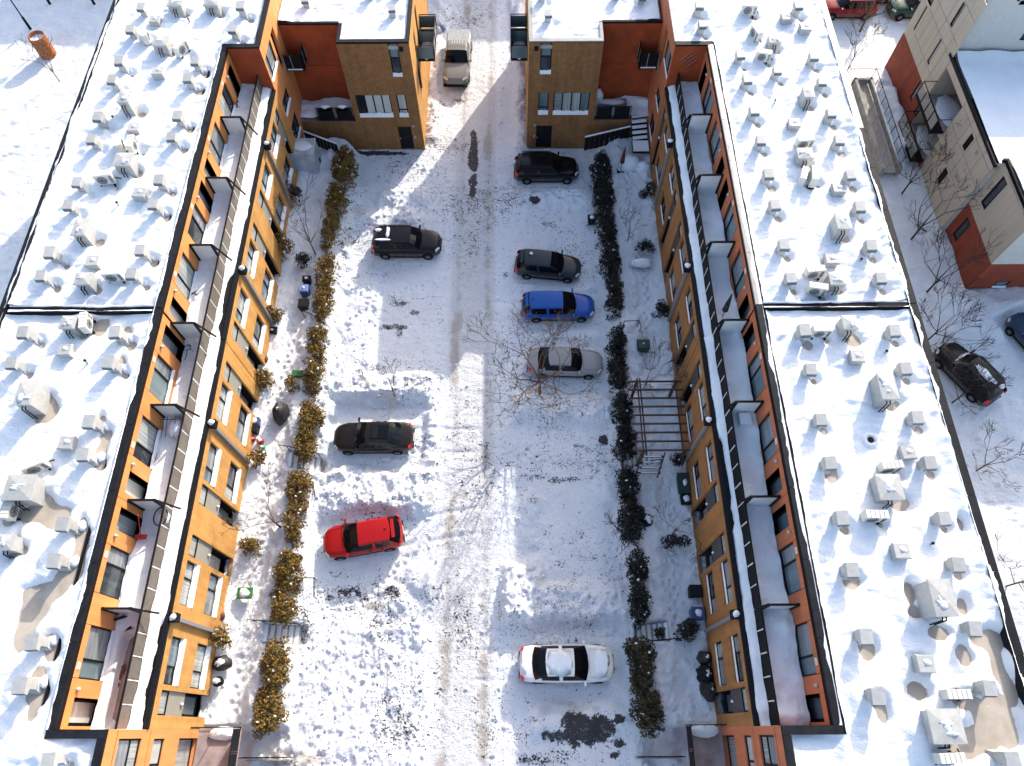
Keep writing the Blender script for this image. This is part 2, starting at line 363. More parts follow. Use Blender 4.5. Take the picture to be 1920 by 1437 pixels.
    z = np.where(fr, z * (1 - 0.8 * rect(X, Y, 27, 60, 9.3, 11.6, .3, .2)), z)
    z = z + fr * (.75 * rect(X, Y, 28.9, 30.0, 38.5, 45.0, .4, .3, 71) + .5 * rect(X, Y, 28, 40, 22.5, 26.2, 1.0, .6, 72))
    return z
CARPOS = []      # (x, y, yaw, L, W) filled by the car table so that the snow is pressed flat below them
def car_spec():
    T = [  # px, py of the roof centre, heading (deg, 0 = +X), length, width, kind, paint, label
     (1025, 305, 0, 4.7, 1.88, 'suv', 'black', 'black SUV with black roof rails, parked by the door of the right brick block'),
     (760, 445, -1, 4.75, 1.92, 'suv', 'black', 'black SUV with snow patches on its roof, alone in the left row of the lot'),
     (1028, 489, -7, 4.45, 1.8, 'hatch', 'slate', 'dark grey hatchback parked askew, just behind the blue car'),
     (1047, 566, 0, 4.75, 1.82, 'wagon', 'blue', 'bright blue estate car with black rear window, nose to the right hedge'),
     (1060, 672, -2, 4.7, 1.8, 'sedan', 'silver', 'silver saloon standing behind the bare tree in the lot'),
     (698, 814, 180, 4.75, 1.84, 'sedan', 'brown', 'dark brown saloon with open sunroof panel, nose to the left hedge'),
     (678, 1003, 190, 4.45, 1.82, 'hatch', 'red', 'bright red hatchback parked askew in the left row'),
     (1063, 1243, 0, 4.9, 1.84, 'sedan', 'white', 'white saloon with snow-dusted roof, nearest car in the right row'),
     (857, 96, 268, 5.7, 2.05, 'pickup', 'champagne', 'silver beige pickup truck facing down the lane between the brick blocks'),
     (1826, 690, 121, 4.45, 1.85, 'suv', 'black', 'black SUV with long strip of snow on its roof, in the right side street'),
     (1958, 634, 115, 4.5, 1.8, 'sedan', 'navy', 'dark blue car cut off by the right edge of the photo'),
     (1596, 0, 180, 4.6, 1.85, 'suv', 'darkred', 'dark red car standing in the street at the top beside the bare tree'),
     (1724, 0, 182, 4.6, 1.85, 'suv', 'green', 'dark green car with red lights at the top edge beside the beige building'),
     (1655, -24, 180, 4.6, 1.85, 'sedan', 'darkred', 'second red car, half hidden beyond the top edge of the photo')]
    out = []
    for (px, py, hd, L, Wd, k, p, lab) in T:
        zr = {'suv': 1.6, 'hatch': 1.45, 'wagon': 1.45, 'sedan': 1.4, 'pickup': 1.7}[k]
        x, y = U(px, py, zr * 0.8); out.append((x, y, math.radians(hd), L, Wd, k, p, lab))
    return out
CARPOS = car_spec()
def flatten_cars(X, Y, z):
    for (cx_, cy_, a, L, Wd, *_r) in CARPOS:
        dx = X - cx_; dy = Y - cy_; u = dx * math.cos(a) + dy * math.sin(a); v = -dx * math.sin(a) + dy * math.cos(a)
        m_ = (1 - sst(L / 2 + 0.15, L / 2 + 0.6, abs(u))) * (1 - sst(Wd / 2 + 0.15, Wd / 2 + 0.55, abs(v)))
        z = z * (1 - m_) + 0.03 * m_
        if cx_ < 10 and cy_ < 45:     # tyre ruts curving in from the lane
            s_ = 1 if cx_ > -2.6 else -1; lu = (cx_ + 2.2) * s_ ; du = s_ * (cx_ - X)        # metres from the car towards the lane
            for cv, dp in ((0.0, .055), (.35, .035)):
                vv = (Y - cy_) - math.tan(a if abs(math.cos(a)) > .5 else 0) * (X - cx_) - cv * np.clip(du - 1.5, 0, 9) ** 2 * .25
                mr = (1 - sst(0.07, 0.17, abs(abs(vv) - 0.74))) * sst(1.5, 2.2, du) * (1 - sst(lu - .6, lu + .8, du))
                z = z - dp * mr
    return z
def footprints(X, Y, z):
    rr = random.Random(21)
    trails = [[(-13.9, 1.0), (-13.7, 4.6), (-13.2, 4.7)], [(-14.1, 14.3), (-13.2, 14.2)], [(-14.0, 17.5), (-13.8, 22), (-13.6, 27.5)], [(-14.2, 6), (-13.6, 9), (-14.1, 13.5)], [(8.4, 4.6), (8.6, 9.0), (9.0, 11.5)], [(8.2, 14.0), (8.6, 12.0)], [(8.1, 20.5), (8.8, 25.0), (8.3, 30.5)], [(7.9, 33), (8.5, 36.5)],
              [(-4.8, 9.9), (-7.5, 7.2), (-11.0, 4.8)], [(-5.0, 15.5), (-9.5, 13.9), (-11.2, 14.2)], [(1.0, 4.6), (3.5, 4.75), (6.3, 4.7)], [(-.5, 15), (3, 14.4), (6.3, 14.2)], [(-5, 27.5), (-9, 26), (-11, 23.6)], [(0, 30), (4, 29.7), (6, 27)], [(-5.5, 36.5), (-7.7, 38.6)], [(.5, 36), (2.4, 38.8)],
              [(-8.5, 2.0), (-5.5, 4.0), (-4.2, 7.0)], [(-30, 48), (-37, 40), (-41, 33)], [(-28, 44), (-33, 46), (-38, 52)], [(22, 35), (24.5, 30), (24, 24)], [(24, 47), (22, 42)], [(31, 24), (28, 15), (29, 10)]]
    for tr in trails:
        for (ax, ay), (bx, by) in zip(tr, tr[1:]):
            L_ = math.hypot(bx - ax, by - ay); n = int(L_ / .36); nx_, ny_ = -(by - ay) / L_, (bx - ax) / L_
            for i in range(n):
                t = i / n; sd = .11 * (1 if i % 2 else -1) + rr.uniform(-.05, .05); px = ax + (bx - ax) * t + nx_ * sd; py = ay + (by - ay) * t + ny_ * sd
                i0, i1 = np.searchsorted(gx, px - .4), np.searchsorted(gx, px + .4); j0, j1 = np.searchsorted(gy, py - .4), np.searchsorted(gy, py + .4)
                if i1 - i0 < 2: continue
                d = np.hypot(X[j0:j1, i0:i1] - px, Y[j0:j1, i0:i1] - py); z[j0:j1, i0:i1] += -.09 * np.exp(-(d / .12) ** 2) + .03 * np.exp(-((d - .2) / .07) ** 2)
    return z
def wear_map(X, Y):
    w = np.zeros(X.shape + (3,))
    def ell(px, py, rx, ry, amt, ch=0, z=0.1, seed=0):
        x, y = U(px, py, z); d = np.sqrt(((X - x) / rx) ** 2 + ((Y - y) / ry) ** 2) + 0.75 * fbm(X, Y, 1.3, 6, 90 + seed, .68)
        w[..., ch] = np.maximum(w[..., ch], amt * (1 - sst(0.35, 1.1, d)))
    for (px, py, rx, ry, a) in ((888, 262, .35, 1.2, 1.6), (886, 290, .42, 2.2, 1.6), (886, 345, .35, 1.6, 1.3), (884, 380, .35, .8, .5), (1003, 378, .45, .32, 1.3), (985, 382, 1.2, .4, .45), (1028, 418, .8, .35, .6),
        (1055, 424, .9, .3, .35), (742, 562, 1.4, .7, .5), (758, 568, .7, .4, .75), (775, 586, .6, .3, .7), (736, 612, 1.2, .35, .75), (748, 622, .5, .8, .7), (700, 690, 1.8, .5, .5),
        (945, 515, .5, .5, .55), (650, 1112, 1.2, .55, .7), (735, 1112, .8, .5, .7), (620, 1120, .5, .3, .7), (1131, 825, .32, .36, 1.3), (1082, 835, .5, .2, .6), (1000, 893, 1.3, .35, .6), (1060, 898, 1.5, .35, .6),
        (1090, 1000, 1.4, .5, .4), (1098, 1046, 1.0, .35, .5), (1030, 1010, 1.8, .9, .25), (1000, 940, .5, .4, .5), (1095, 1366, 1.6, .85, 1.5), (1050, 1378, 1.4, .4, 1.0), (1160, 1395, .6, .35, 1.1), (1160, 1350, .35, .3, 1.0), (1000, 1350, 1.0, .3, .55), (1155, 1415, .5, .3, 1.0),
        (1000, 1425, 1.5, .4, .6), (1050, 1420, 1.5, .4, .5), (700, 286, 1.7, .25, 1.6), (735, 287, 1.5, .22, 1.5), (855, 190, .9, .7, .55), (827, 175, .5, .5, .5), (752, 455, 2.2, 1.0, .25)):
        ell(px, py, rx, ry, a)
    lane = sst(-4.5, -3.9, X) * (1 - sst(-1.3, -0.7, X))
    for c in (-3.62, -1.62): w[..., 1] = np.maximum(w[..., 1], lane * (.55 + 1.5 * fbm(X, Y, .6, 6, 81, .6)) * np.exp(-((X + .15 * fbm(X, Y, .4, 2, 82) - c) / 0.45) ** 2)); w[..., 2] = np.maximum(w[..., 2], lane * 0.55 * np.exp(-((X - c) / 0.25) ** 2))
    w[..., 1] = np.maximum(w[..., 1], lane * 0.56); w[..., 2] = np.maximum(w[..., 2], 0.22 * lane)
    for (px, py, rx, ry, a) in ((870, 925, .7, .5, .9), (750, 938, .35, .35, .8), (808, 935, .3, .5, .7), (830, 250, 2.0, 1.8, .5), (870, 130, 2.2, 5.5, .45), (690, 1135, .6, .25, 1.1), (660, 1130, .4, .2, .9), (880, 1410, 2.4, 1.6, .55),
        (560, 1425, 2.5, .4, .9), (1330, 1300, .1, .1, .1), (1050, 1330, 3.0, .5, .65), (900, 1250, 2.0, 3, .4)): ell(px, py, rx, ry, a, 1)
    lotm = sst(-12, -11.5, X) * (1 - sst(6.3, 6.8, X)); w[..., 0] = np.maximum(w[..., 0], lotm * (0.24 + 0.40 * fbm(X, Y, 0.35, 4, 77)))
    g = ((X > 7.4) & (X < 9.9)) | ((X < -12.8) & (X > -15)); w[..., 2] = np.maximum(w[..., 2], g * (0.22 + 0.35 * fbm(X, Y, 0.5, 4, 78)))
    return w
def spaced(a, b, s): return np.arange(a, b, s)
gx = np.concatenate([spaced(-140, -50, 6), spaced(-50, -24.8, 0.22), spaced(-24.8, -15.4, 0.9), spaced(-15.4, 10.3, 0.075), spaced(10.3, 19.6, 0.9), spaced(19.6, 36, 0.16), spaced(36, 160, 8)])
gy = np.concatenate([spaced(-60, -4, 4), spaced(-4, 46, 0.09), spaced(46, 62, 0.25), spaced(62, 220, 9)])
GX, GY = np.meshgrid(gx, gy); GZ = footprints(GX, GY, flatten_cars(GX, GY, ground_height(GX, GY)))
ground = grid_mesh('ground', gx, gy, GZ, ['snow_lot'], wear=wear_map(GX, GY), kind='structure')
def gz(x, y):
    "height of the snow at a point"
    i = min(max(int(np.searchsorted(gx, x)), 1), len(gx) - 1); j = min(max(int(np.searchsorted(gy, y)), 1), len(gy) - 1)
    return float(GZ[j - 1:j + 1, i - 1:i + 1].mean())

# loose snow lumps thrown up along the banks, one uncountable scatter
def snow_chunks():
    rr = random.Random(99); V = []; Fc = []
    ico = [(0, 0, 1), (.89, 0, .45), (.28, .85, .45), (-.72, .53, .45), (-.72, -.53, .45), (.28, -.85, .45), (.72, .53, -.3), (-.28, .85, -.3), (-.89, 0, -.3), (-.28, -.85, -.3), (.72, -.53, -.3)]
    fc = [(0, 1, 2), (0, 2, 3), (0, 3, 4), (0, 4, 5), (0, 5, 1), (1, 6, 2), (2, 7, 3), (3, 8, 4), (4, 9, 5), (5, 10, 1), (2, 6, 7), (3, 7, 8), (4, 8, 9), (5, 9, 10), (1, 10, 6)]
    n = 0
    zones = [(-11.8, -4.4, -2, 5.8, 1500), (-11.8, -4.4, 11, 14, 600), (-11.8, -4.6, 18, 20.4, 500), (-11.6, -4.6, 5.5, 8, 400), (-11.4, -8.8, 19.5, 28, 500), (-11, -5, 31.5, 36, 500), (-4.8, -4.2, -2, 38, 350), (-.9, -.4, -2, 50, 400), (-1.0, 6.4, 4.8, 8.4, 500), (0, 6.4, 16.6, 18.9, 250), (0, 6.4, 22, 27.5, 250), (0, 6.2, 33, 35.5, 200), (6.0, 7.0, -2, 37, 250), (-6.4, -5.2, 39, 50, 200), (.2, 1.2, 38, 50, 200), (-4.2, -1.0, -2, 36, 250), (28, 33, 22, 27, 100), (22, 30, 12, 16, 60), (-14.8, -12.9, 0.5, 36, 250), (7.6, 9.8, .5, 36, 250)]
    for (a, b, c, d, k) in zones:
        for _ in range(int(k * .42)):
            x, y = rr.uniform(a, b), rr.uniform(c, d); s_ = .03 + .10 * rr.random() ** 3
            if any(abs(x - q[0]) < 2.4 and abs(y - q[1]) < 1.3 for q in CARPOS): continue
            z = gz(x, y); o = len(V); w = [rr.uniform(.7, 1.3) for _ in range(3)]
            V += [(x + p[0] * s_ * w[0], y + p[1] * s_ * w[1], z + p[2] * s_ * w[2] * .8 + s_ * .15) for p in ico]; Fc += [tuple(o + i for i in f) for f in fc]
    me = bpy.data.meshes.new('snow_chunks'); me.from_pydata(V, [], Fc); me.materials.append(MATS['snow_lot']); o = bpy.data.objects.new('snow_chunks', me); COL.objects.link(o)
    tag(o, 'loose lumps of ploughed snow strewn over the banks beside the lane', 'snow lumps', kind='stuff')
snow_chunks()
# ------------------------------------------------------------------ facade frames: u runs along the wall, n points out of it
class FR:
    def __init__(s, ax, base, sg): s.ax, s.b, s.sg = ax, base, sg
    def P(s, u, z, n=0.0): return (s.b + s.sg * n, u, z) if s.ax == 'X' else (u, s.b + s.sg * n, z)
    def box(s, mb, u0, u1, z0, z1, n0, n1, m=0):
        a = s.P(u0, z0, n0); c = s.P(u1, z1, n1); mb.box(a[0], c[0], a[1], c[1], a[2], c[2], m)
def wall(mb, fr, u0, u1, z0, z1, ops=(), n=0.0, m=0, mr=None):
    us = sorted({u0, u1, *[q for o in ops for q in o[:2] if u0 < q < u1]}); zs = sorted({z0, z1, *[q for o in ops for q in o[2:4] if z0 < q < z1]})
    for a, b in zip(us, us[1:]):
        for c, d in zip(zs, zs[1:]):
            mu, mz = (a + b) / 2, (c + d) / 2
            if any(o[0] < mu < o[1] and o[2] < mz < o[3] for o in ops): continue
            mb.quad(fr.P(a, c, n), fr.P(b, c, n), fr.P(b, d, n), fr.P(a, d, n), m=m)
    for o in ops:
        a, b, c, d, dep = o[:5]; a, b = max(a, u0), min(b, u1); mm = m if mr is None else mr
        if a >= b: continue
        for p, q in (((a, c), (a, d)), ((b, c), (b, d)), ((a, c), (b, c)), ((a, d), (b, d))):
            mb.quad(fr.P(p[0], p[1], n), fr.P(q[0], q[1], n), fr.P(q[0], q[1], n - dep), fr.P(p[0], p[1], n - dep), m=mm)
WN = [0]
SILL_IN = [False]
def window(root, fr, u0, u1, z0, z1, dep=0.12, splits=(), hs=(), pane=None, sill=0.0, name='window', fw=0.07, label=None):
    "frame object with its panes and snow sill as children"
    WN[0] += 1; rr = random.Random(WN[0] * 31)
    mb = MB(); a = -dep
    for (p, q, r, s) in ((u0, u1, z0, z0 + fw), (u0, u1, z1 - fw, z1), (u0, u0 + fw, z0 + fw, z1 - fw), (u1 - fw, u1, z0 + fw, z1 - fw)): fr.box(mb, p, q, r, s, a, a + 0.06)
    us = [u0 + fw] + [u0 + (u1 - u0) * s for s in splits] + [u1 - fw]; zs = [z0 + fw] + [z0 + (z1 - z0) * s for s in hs] + [z1 - fw]
    for s in us[1:-1]: fr.box(mb, s - .04, s + .04, z0 + fw, z1 - fw, a, a + 0.058)
    for s in zs[1:-1]: fr.box(mb, u0 + fw, u1 - fw, s - .035, s + .035, a, a + 0.056)
    w = mb.build(name, 'black_metal', root)
    if label: w['label'] = label
    for i in range(len(us) - 1):
        for j in range(len(zs) - 1):
            pm = pane if isinstance(pane, str) else (pane[(i + j) % len(pane)] if pane else rr.choice(['pane_dark', 'pane_curtain', 'pane_blind', 'pane_teal', 'pane_curtain', 'pane_blind']))
            pb = MB(); g = 0.0 if i == 0 else .04; g2 = 0.0 if i == len(us) - 2 else .04; k0 = 0 if j == 0 else .035; k1 = 0 if j == len(zs) - 2 else .035
            fr.box(pb, us[i] + g, us[i + 1] - g2, zs[j] + k0, zs[j + 1] - k1, a - 0.03, a + 0.012); pb.build('pane', pm, w)
    if sill:
        so_ = 0.05 if not SILL_IN[0] else -dep + .11
        sb = MB(); n = 7; hgt = [sill * rr.uniform(.75, 1.2) for _ in range(n + 1)]
        for i in range(n):
            p, q = u0 + (u1 - u0) * i / n, u0 + (u1 - u0) * (i + 1) / n; h0, h1 = hgt[i], hgt[i + 1]
            sb.hexa([fr.P(p, z0 - .01, so_), fr.P(q, z0 - .01, so_), fr.P(q, z0 - .01, -dep + .02), fr.P(p, z0 - .01, -dep + .02)],
                    [fr.P(p, z0 + h0 * .35, so_ - .005), fr.P(q, z0 + h1 * .35, so_ - .005), fr.P(q, z0 + h1, -dep + .065), fr.P(p, z0 + h0, -dep + .065)])
        sb.build('sill_snow', 'snow', w)
    return w
def cap_run(root, x0, y0, x1, y1, z, w, h, m_, step=3.05, name='parapet_cap'):
    "parapet capping in sheet-metal lengths with open joints"
    L = math.hypot(x1 - x0, y1 - y0); n = max(1, round(L / step)); 
    for i in range(n):
        a, b = i / n, (i + 1) / n; g = 0.012 / L; mb = MB()
        ax, ay, bx, by = x0 + (x1 - x0) * (a + g), y0 + (y1 - y0) * (a + g), x0 + (x1 - x0) * (b - g), y0 + (y1 - y0) * (b - g)
        if abs(x1 - x0) < abs(y1 - y0): mb.box(ax, ax + w, ay, by, z - h, z)
        else: mb.box(ax, bx, ay, ay + w, z - h, z)
        mb.build(name, m_, root)

def cap_snow(root, x0, x1, y0, y1, z, cover, seed, h=.10, side=1, st=.05):
    "snow creeping over a metal cap from its roof side, with a wandering edge; side = which edge of the strip is the roof side"
    longy = (y1 - y0) > (x1 - x0); n = max(8, int(max(x1 - x0, y1 - y0) / .12)); k = 9
    xs = np.linspace(x0, x1, k if longy else n); ys = np.linspace(y0, y1, n if longy else k); XX, YY = np.meshgrid(xs, ys)
    t = (XX - x0) / (x1 - x0) if longy else (YY - y0) / (y1 - y0); s_ = YY if longy else XX
    if side > 0: t = 1 - t
    lim = np.clip(cover + 1.1 * fbm(s_ * 0 + seed, s_, .35, 5, seed, .62), .13, 1.2)
    Z = z - .012 + h * (.6 + .5 * fbm(XX, YY, 1.5, 3, seed + 1)) * np.sqrt(np.clip(lim - t, 0, .35) / .35)
    grid_mesh('cap_snow', xs, ys, Z, ['snow'], keep=(t <= lim + .1), parent=root)

# ------------------------------------------------------------------ rooftop equipment positions, from the survey: (px, py)
VENTS_L = [(263, 10), (450, 9), (243, 52), (436, 52), (222, 112), (364, 111), (209, 147), (351, 144), (183, 217), (332, 215), (170, 258), (320, 253), (143, 339), (297, 335), (127, 382), (286, 380), (93, 472), (261, 466), (74, 514), (245, 511),
           (42, 621), (215, 621), (20, 678), (203, 678), (167, 789), (154, 850), (116, 981), (100, 1050), (59, 1203), (38, 1284), (89, 1425)]
VENTS_R = [(1498, 8), (1527, 103), (1543, 149), (1560, 209), (1575, 260), (1596, 325), (1613, 386), (1634, 459), (1653, 519), (1678, 618), (1699, 689), (1721, 781), (1745, 866), (1772, 970), (1798, 1057), (1830, 1177), (1858, 1289), (1898, 1425),
           (1312, 8), (1318, 42), (1389, 100), (1402, 146), (1415, 205), (1428, 260), (1442, 324), (1454, 382), (1471, 457), (1484, 519), (1509, 618), (1522, 690), (1541, 784), (1558, 866), (1580, 970), (1599, 1067), (1625, 1192), (1647, 1305), (1459, 128)]
CAPS_L = [(289, 35), (296, 133), (250, 238), (261, 361), (173, 489), (120, 655), (124, 830)]
CAPS_R = [(1476, 31), (1511, 50), (1490, 229), (1573, 352), (1608, 668), (1704, 848), (1691, 1033), (1736, 1245), (1560, 485)]
# big housings: px, py, size x, size y, height
BOX_L = [(300, 74, 1.0, 1.0, .9), (232, 178, .70, 1.15, 1.25), (230, 297, 1.05, 1.0, 1.0), (149, 424, .75, 1.15, 1.1), (154, 521, .85, .75, .9), (46, 735, .85, 1.35, 1.3), (34, 913, 1.35, 1.25, 1.1), (126, 603, .75, .75, .9), (8, 1016, .7, .7, .9), (327, 3, 1.0, .7, .9), (395, 2, 1.0, .7, .9)]
BOX_R = [(1517, 170, .60, .95, 1.1), (1454, 70, .8, .8, .9), (1511, 286, .9, .8, .9), (1582, 412, .75, 1.15, 1.2), (1571, 521, .8, .8, .9), (1595, 603, .75, .8, 1.0), (1666, 722, .8, 1.5, 1.3), (1670, 912, 1.15, 1.25, 1.0), (1770, 1120, .95, 1.6, 1.3), (1777, 1362, 1.35, 1.3, 1.0)]
# air conditioners: px, py, yaw in degrees of the fan side
AC_L = [(268, 60, 20), (336, 84, -25), (219, 264, 25), (243, 264, 5), (192, 328, -80), (209, 511, -85), (155, 600, 10), (61, 870, -65), (12, 952, 0)]
AC_R = [(1407, 10, -95), (1420, 55, -160), (1434, 97, -100), (1511, 261, -85), (1509, 324, -20), (1528, 326, -10), (1530, 505, -85), (1535, 537, -100), (1543, 616, -90), (1673, 872, -85), (1644, 965, -92), (1798, 1302, -90), (1785, 1422, -88)]
def rp(lst, z): return [(U(q[0], q[1], z) + tuple(q[2:])) for q in lst]
ZD = ZR - 0.42                                  # roof deck
RV_L, RV_R = rp(VENTS_L, ZD + .95), rp(VENTS_R, ZD + .95)
RC_L, RC_R = rp(CAPS_L, ZD + .6), rp(CAPS_R, ZD + .6)
RB_L, RB_R = [U(b[0], b[1], ZD + b[4]) + (b[2] * .82, b[3] * .82, b[4]) for b in BOX_L], [U(b[0], b[1], ZD + b[4]) + (b[2] * .82, b[3] * .82, b[4]) for b in BOX_R]
RA_L, RA_R = rp(AC_L, ZD + .8), rp(AC_R, ZD + .8)
PATCH_L = [(85, 962, .9, .45), (105, 975, .5, .4), (152, 1030, .32, .75), (128, 1075, .5, .4), (85, 1110, .75, .35), (70, 1140, .5, .5), (50, 1185, .4, .6), (98, 1205, .3, .4), (72, 1282, .35, .6), (85, 768, .38, .6), (236, 628, .25, .42), (228, 682, .22, .42), (192, 790, .2, .35), (190, 850, .28, .6), (152, 988, .2, .4), (30, 1022, .2, .5), (190, 610, .35, .35), (20, 960, .3, .5), (60, 1340, .2, .3)]
PATCH_R = [(1806, 1230, .22, .35), (1702, 1108, .27, .5), (1872, 1245, .3, .8), (1862, 1200, .5, .35), (1804, 1140, .22, .4), (1852, 1385, 1.0, .45), (1885, 1350, .35, .7), (1815, 1400, .5, .4), (1557, 893, .2, .35), (1600, 642, .3, .3), (1625, 1222, .25, .35), (1653, 1335, .18, .35), (1720, 1300, .4, .3), (1807, 1312, .5, .25), (1760, 1185, .45, .3), (1594, 1093, .25, .25), (1800, 985, .15, .3), (1689, 945, .3, .25), (1715, 1150, .3, .2), (1900, 1300, .25, .5), (1840, 1340, .3, .3)]
def roof_snow(root, xs, ys, zbase, items, patches, seed, name='roof_snow', keepf=None, amp=1.0, edge=None):
    XX, YY = np.meshgrid(xs, ys)
    wx = XX + 0.6 * fbm(XX, YY, .5, 3, seed); wy = YY + 0.6 * fbm(XX, YY, .5, 3, seed + 2)
    Z = zbase + 0.20 + amp * (0.10 * fbm(wx, wy, .45, 3, seed + 3) + 0.05 * (1 - np.abs(fbm(wx * .8, wy * 2.4, .9, 3, seed + 4)) * 2.2) + 0.034 * fbm(wx * .7, wy * 1.9, 2.6, 4, seed + 5))
    for (x, y, r, s_) in items:
        d = np.hypot((XX - x - .0), (YY - y)); dx = XX - x; dy = YY - y
        Z += 0.13 * r * np.exp(-((d - .60 * r) / (.30 * r)) ** 2) * (0.55 - 0.45 * (dx * .5 - dy * .5) / np.maximum(d, .1))
        Z -= 0.10 * np.exp(-((dx + .25) ** 2 + (dy + .55 * r) ** 2) / (.35 * r) ** 2)
        if s_: Z -= 0.55 * np.exp(-(((dx - .42 * r) / (.20 * r + .05)) ** 2 + ((dy + .22 * r) / (.26 * r + .05)) ** 2)) * s_
    for (x, y, rx, ry) in patches:
        q = ((XX - x) / rx) ** 2 + ((YY - y) / ry) ** 2 + .7 * fbm(XX, YY, 1.6, 4, seed + 9)
        Z -= 0.75 * np.exp(-np.maximum(q, 0) * 1.0)
    if edge is not None: Z = edge(XX, YY, Z)
    kp = None
    if keepf is not None: kp = keepf(XX, YY)
    Z = np.maximum(Z, zbase - 0.06)
    return grid_mesh(name, xs, ys, Z, ['snow'], keep=kp, parent=root)

def lower_pattern(p, side):
    "openings of the lower facade round one downpipe: (u0, u1, z0, z1, depth)"
    zb = 1.75
    ops = []
    for s in (-1, 1):
        a, b = sorted((p + s * .68, p + s * 2.65)); ops += [(a, b, 5.72, 7.08, .2), (a, b, 2.75, 4.28, .2)]
        a, b = sorted((p + s * 2.87, p + s * 3.85)); ops += [(a, b, zb, 7.08, .13)]
    return ops
def facade_row(side):
    far = side == 'L'
def build_house(side, part):
    L = side == 'L'; sg = 1 if L else -1
    XF, XU, XG, XO = (LXF, LXU, LG, LXO) if L else (RXF, RXU, RG, RXO)
    near = part == 'near'
    ya, yb = (-7.0, YP - .02) if near else (YP + .02, 51.3)
    ra, rb = (Y0, YP - .02) if near else (YP + .02, Y1)
    fl, fu = FR('X', XF, sg), FR('X', XU, sg)
    side_w = 'left' if L else 'right'; SILL_IN[0] = not L
    root = thing('apartment_house', f"{'orange brick' if L else 'shaded orange'} row house with snowy roof and terrace, {'nearer' if near else 'farther'} half of the {side_w} row", 'house', ((XF + XO) / 2, (ya + yb) / 2, 0))
    pipes = [p for p in PIPES if ra < p < rb]
    # lower facade of brick
    ops = [o for p in pipes for o in lower_pattern(p, side)]
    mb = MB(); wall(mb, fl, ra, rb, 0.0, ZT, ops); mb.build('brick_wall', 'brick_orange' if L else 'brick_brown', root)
    back = MB(); fl.box(back, ra, rb, 0.5, ZT - .1, -1.1, -1.0); back.build('inner_wall', 'joint_dark', root)
    # body shell: outer walls and party walls
    mb = MB(); mb.box(XO, XO + sg * .25, ya, yb, 0, ZR - .05); mb.box(XO, (XF - sg * .02) if near else (XU - sg * .3), ya, ya + .2, 0, ZR - .6); mb.box(XO, XU - sg * .3, yb - .2, yb, 0, ZR - .3); mb.build('outer_wall', 'brick_outer', root)
    for p in pipes:
        for s in (-1, 1):
            a, b = sorted((p + s * .68, p + s * 2.65)); sp = (.38,) if s < 0 else (.62,)
            if not L: sp = (1 - sp[0],)
            window(root, fl, a, b, 5.72, 7.08, dep=.19, splits=sp, sill=.24 if L else .12)
            window(root, fl, a, b, 2.75, 4.28, dep=.19, splits=(sp[0],), sill=.22 if L else .12)
            a, b = sorted((p + s * 2.87, p + s * 3.85))
            window(root, fl, a, b, 6.18, 7.08, pane=['pane_curtain'], dep=.13)
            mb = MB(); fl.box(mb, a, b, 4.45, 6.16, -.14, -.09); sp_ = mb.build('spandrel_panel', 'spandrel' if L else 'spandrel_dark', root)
            mb = MB(); c = fl.P((a + b) / 2, 4.75, -.03); mb.blob(c, (.07, .07, .11), 8, 5, 0); mb.build('wall_lamp', 'lamp_white', sp_, smooth=True)
            # recessed garden door
            mb = MB(); wall(mb, fl, a, b, 1.6, 4.44, [], n=-.95); 
            for q in (a, b): mb.quad(fl.P(q, 1.6, -.13), fl.P(q, 4.44, -.13), fl.P(q, 4.44, -.95), fl.P(q, 1.6, -.95))
            mb.quad(fl.P(a, 4.44, -.13), fl.P(b, 4.44, -.13), fl.P(b, 4.44, -.95), fl.P(a, 4.44, -.95)); mb.build('door_recess', 'joint_dark', root)
            window(root, fl, a + .05, b - .05, 2.0, 4.2, dep=.55, pane=[random.choice(['pane_white', 'pane_teal', 'pane_blind'])], name='garden_door')
        # rainwater head and downpipe
        mb = MB(); fl.box(mb, p - .19, p + .19, 7.42, 7.80, .0, .34); hd = mb.build('rain_head', 'black_metal', root)
        mb = MB(); mb.blob(fl.P(p, 7.82, .18), (.16, .15, .11), 9, 5, .2, seed=int(p * 7)); mb.build('snow_cap', 'snow', hd, smooth=True)
        mb = MB(); fl.box(mb, p - .075, p + .075, 2.0, 7.42, .03, .17); mb.build('downpipe', 'pipe_grey', root)
    # terrace slab, dark edge flashing
    mb = MB(); mb.box(XU, XF - sg * .02, ra, rb, ZT - .4, ZT - .12); mb.build('terrace_slab', 'deck', root)
    n = round((rb - ra) / 2.3)
    for i in range(n):
        mb = MB(); a, b = ra + (rb - ra) * i / n, ra + (rb - ra) * (i + 1) / n; fl.box(mb, a + .008, b - .008, ZT - .14, ZT, -.18, .045); mb.build('edge_flashing', 'black_metal', root)
    # snow on the ledge outside the guard
    lo, hi = sorted((XG + sg * .04, XF - sg * .01)); xs = np.linspace(lo, hi, 12); ys = np.arange(ra, rb + .001, .09); ys[-1] = rb
    XX, YY = np.meshgrid(xs, ys); sd = (1 if L else 2) * 10 + near
    t = (XX - lo) / (hi - lo); out = t if L else 1 - t                # 0 at the guard, 1 at the facade edge
    lim = .86 + .22 * fbm(YY * 0 + sd, YY, 1.2, 4, sd) - (.5 if not L else .0) * rect(XX * 0, YY, -1, 1, 8.5, 13.0, .5, .3) - (.25 if not L else 0) * rect(XX * 0, YY, -1, 1, 5.0, 8.6, .5, .3) \
        - (.55 if L else 0) * (rect(XX * 0, YY, -1, 1, 19.0, 22.5, .5, .3) * .9 + .5 * rect(XX * 0, YY, -1, 1, 32.5, 36.8, .4, .3) + .6 * rect(XX * 0, YY, -1, 1, .2, 4.3, .3, .3))
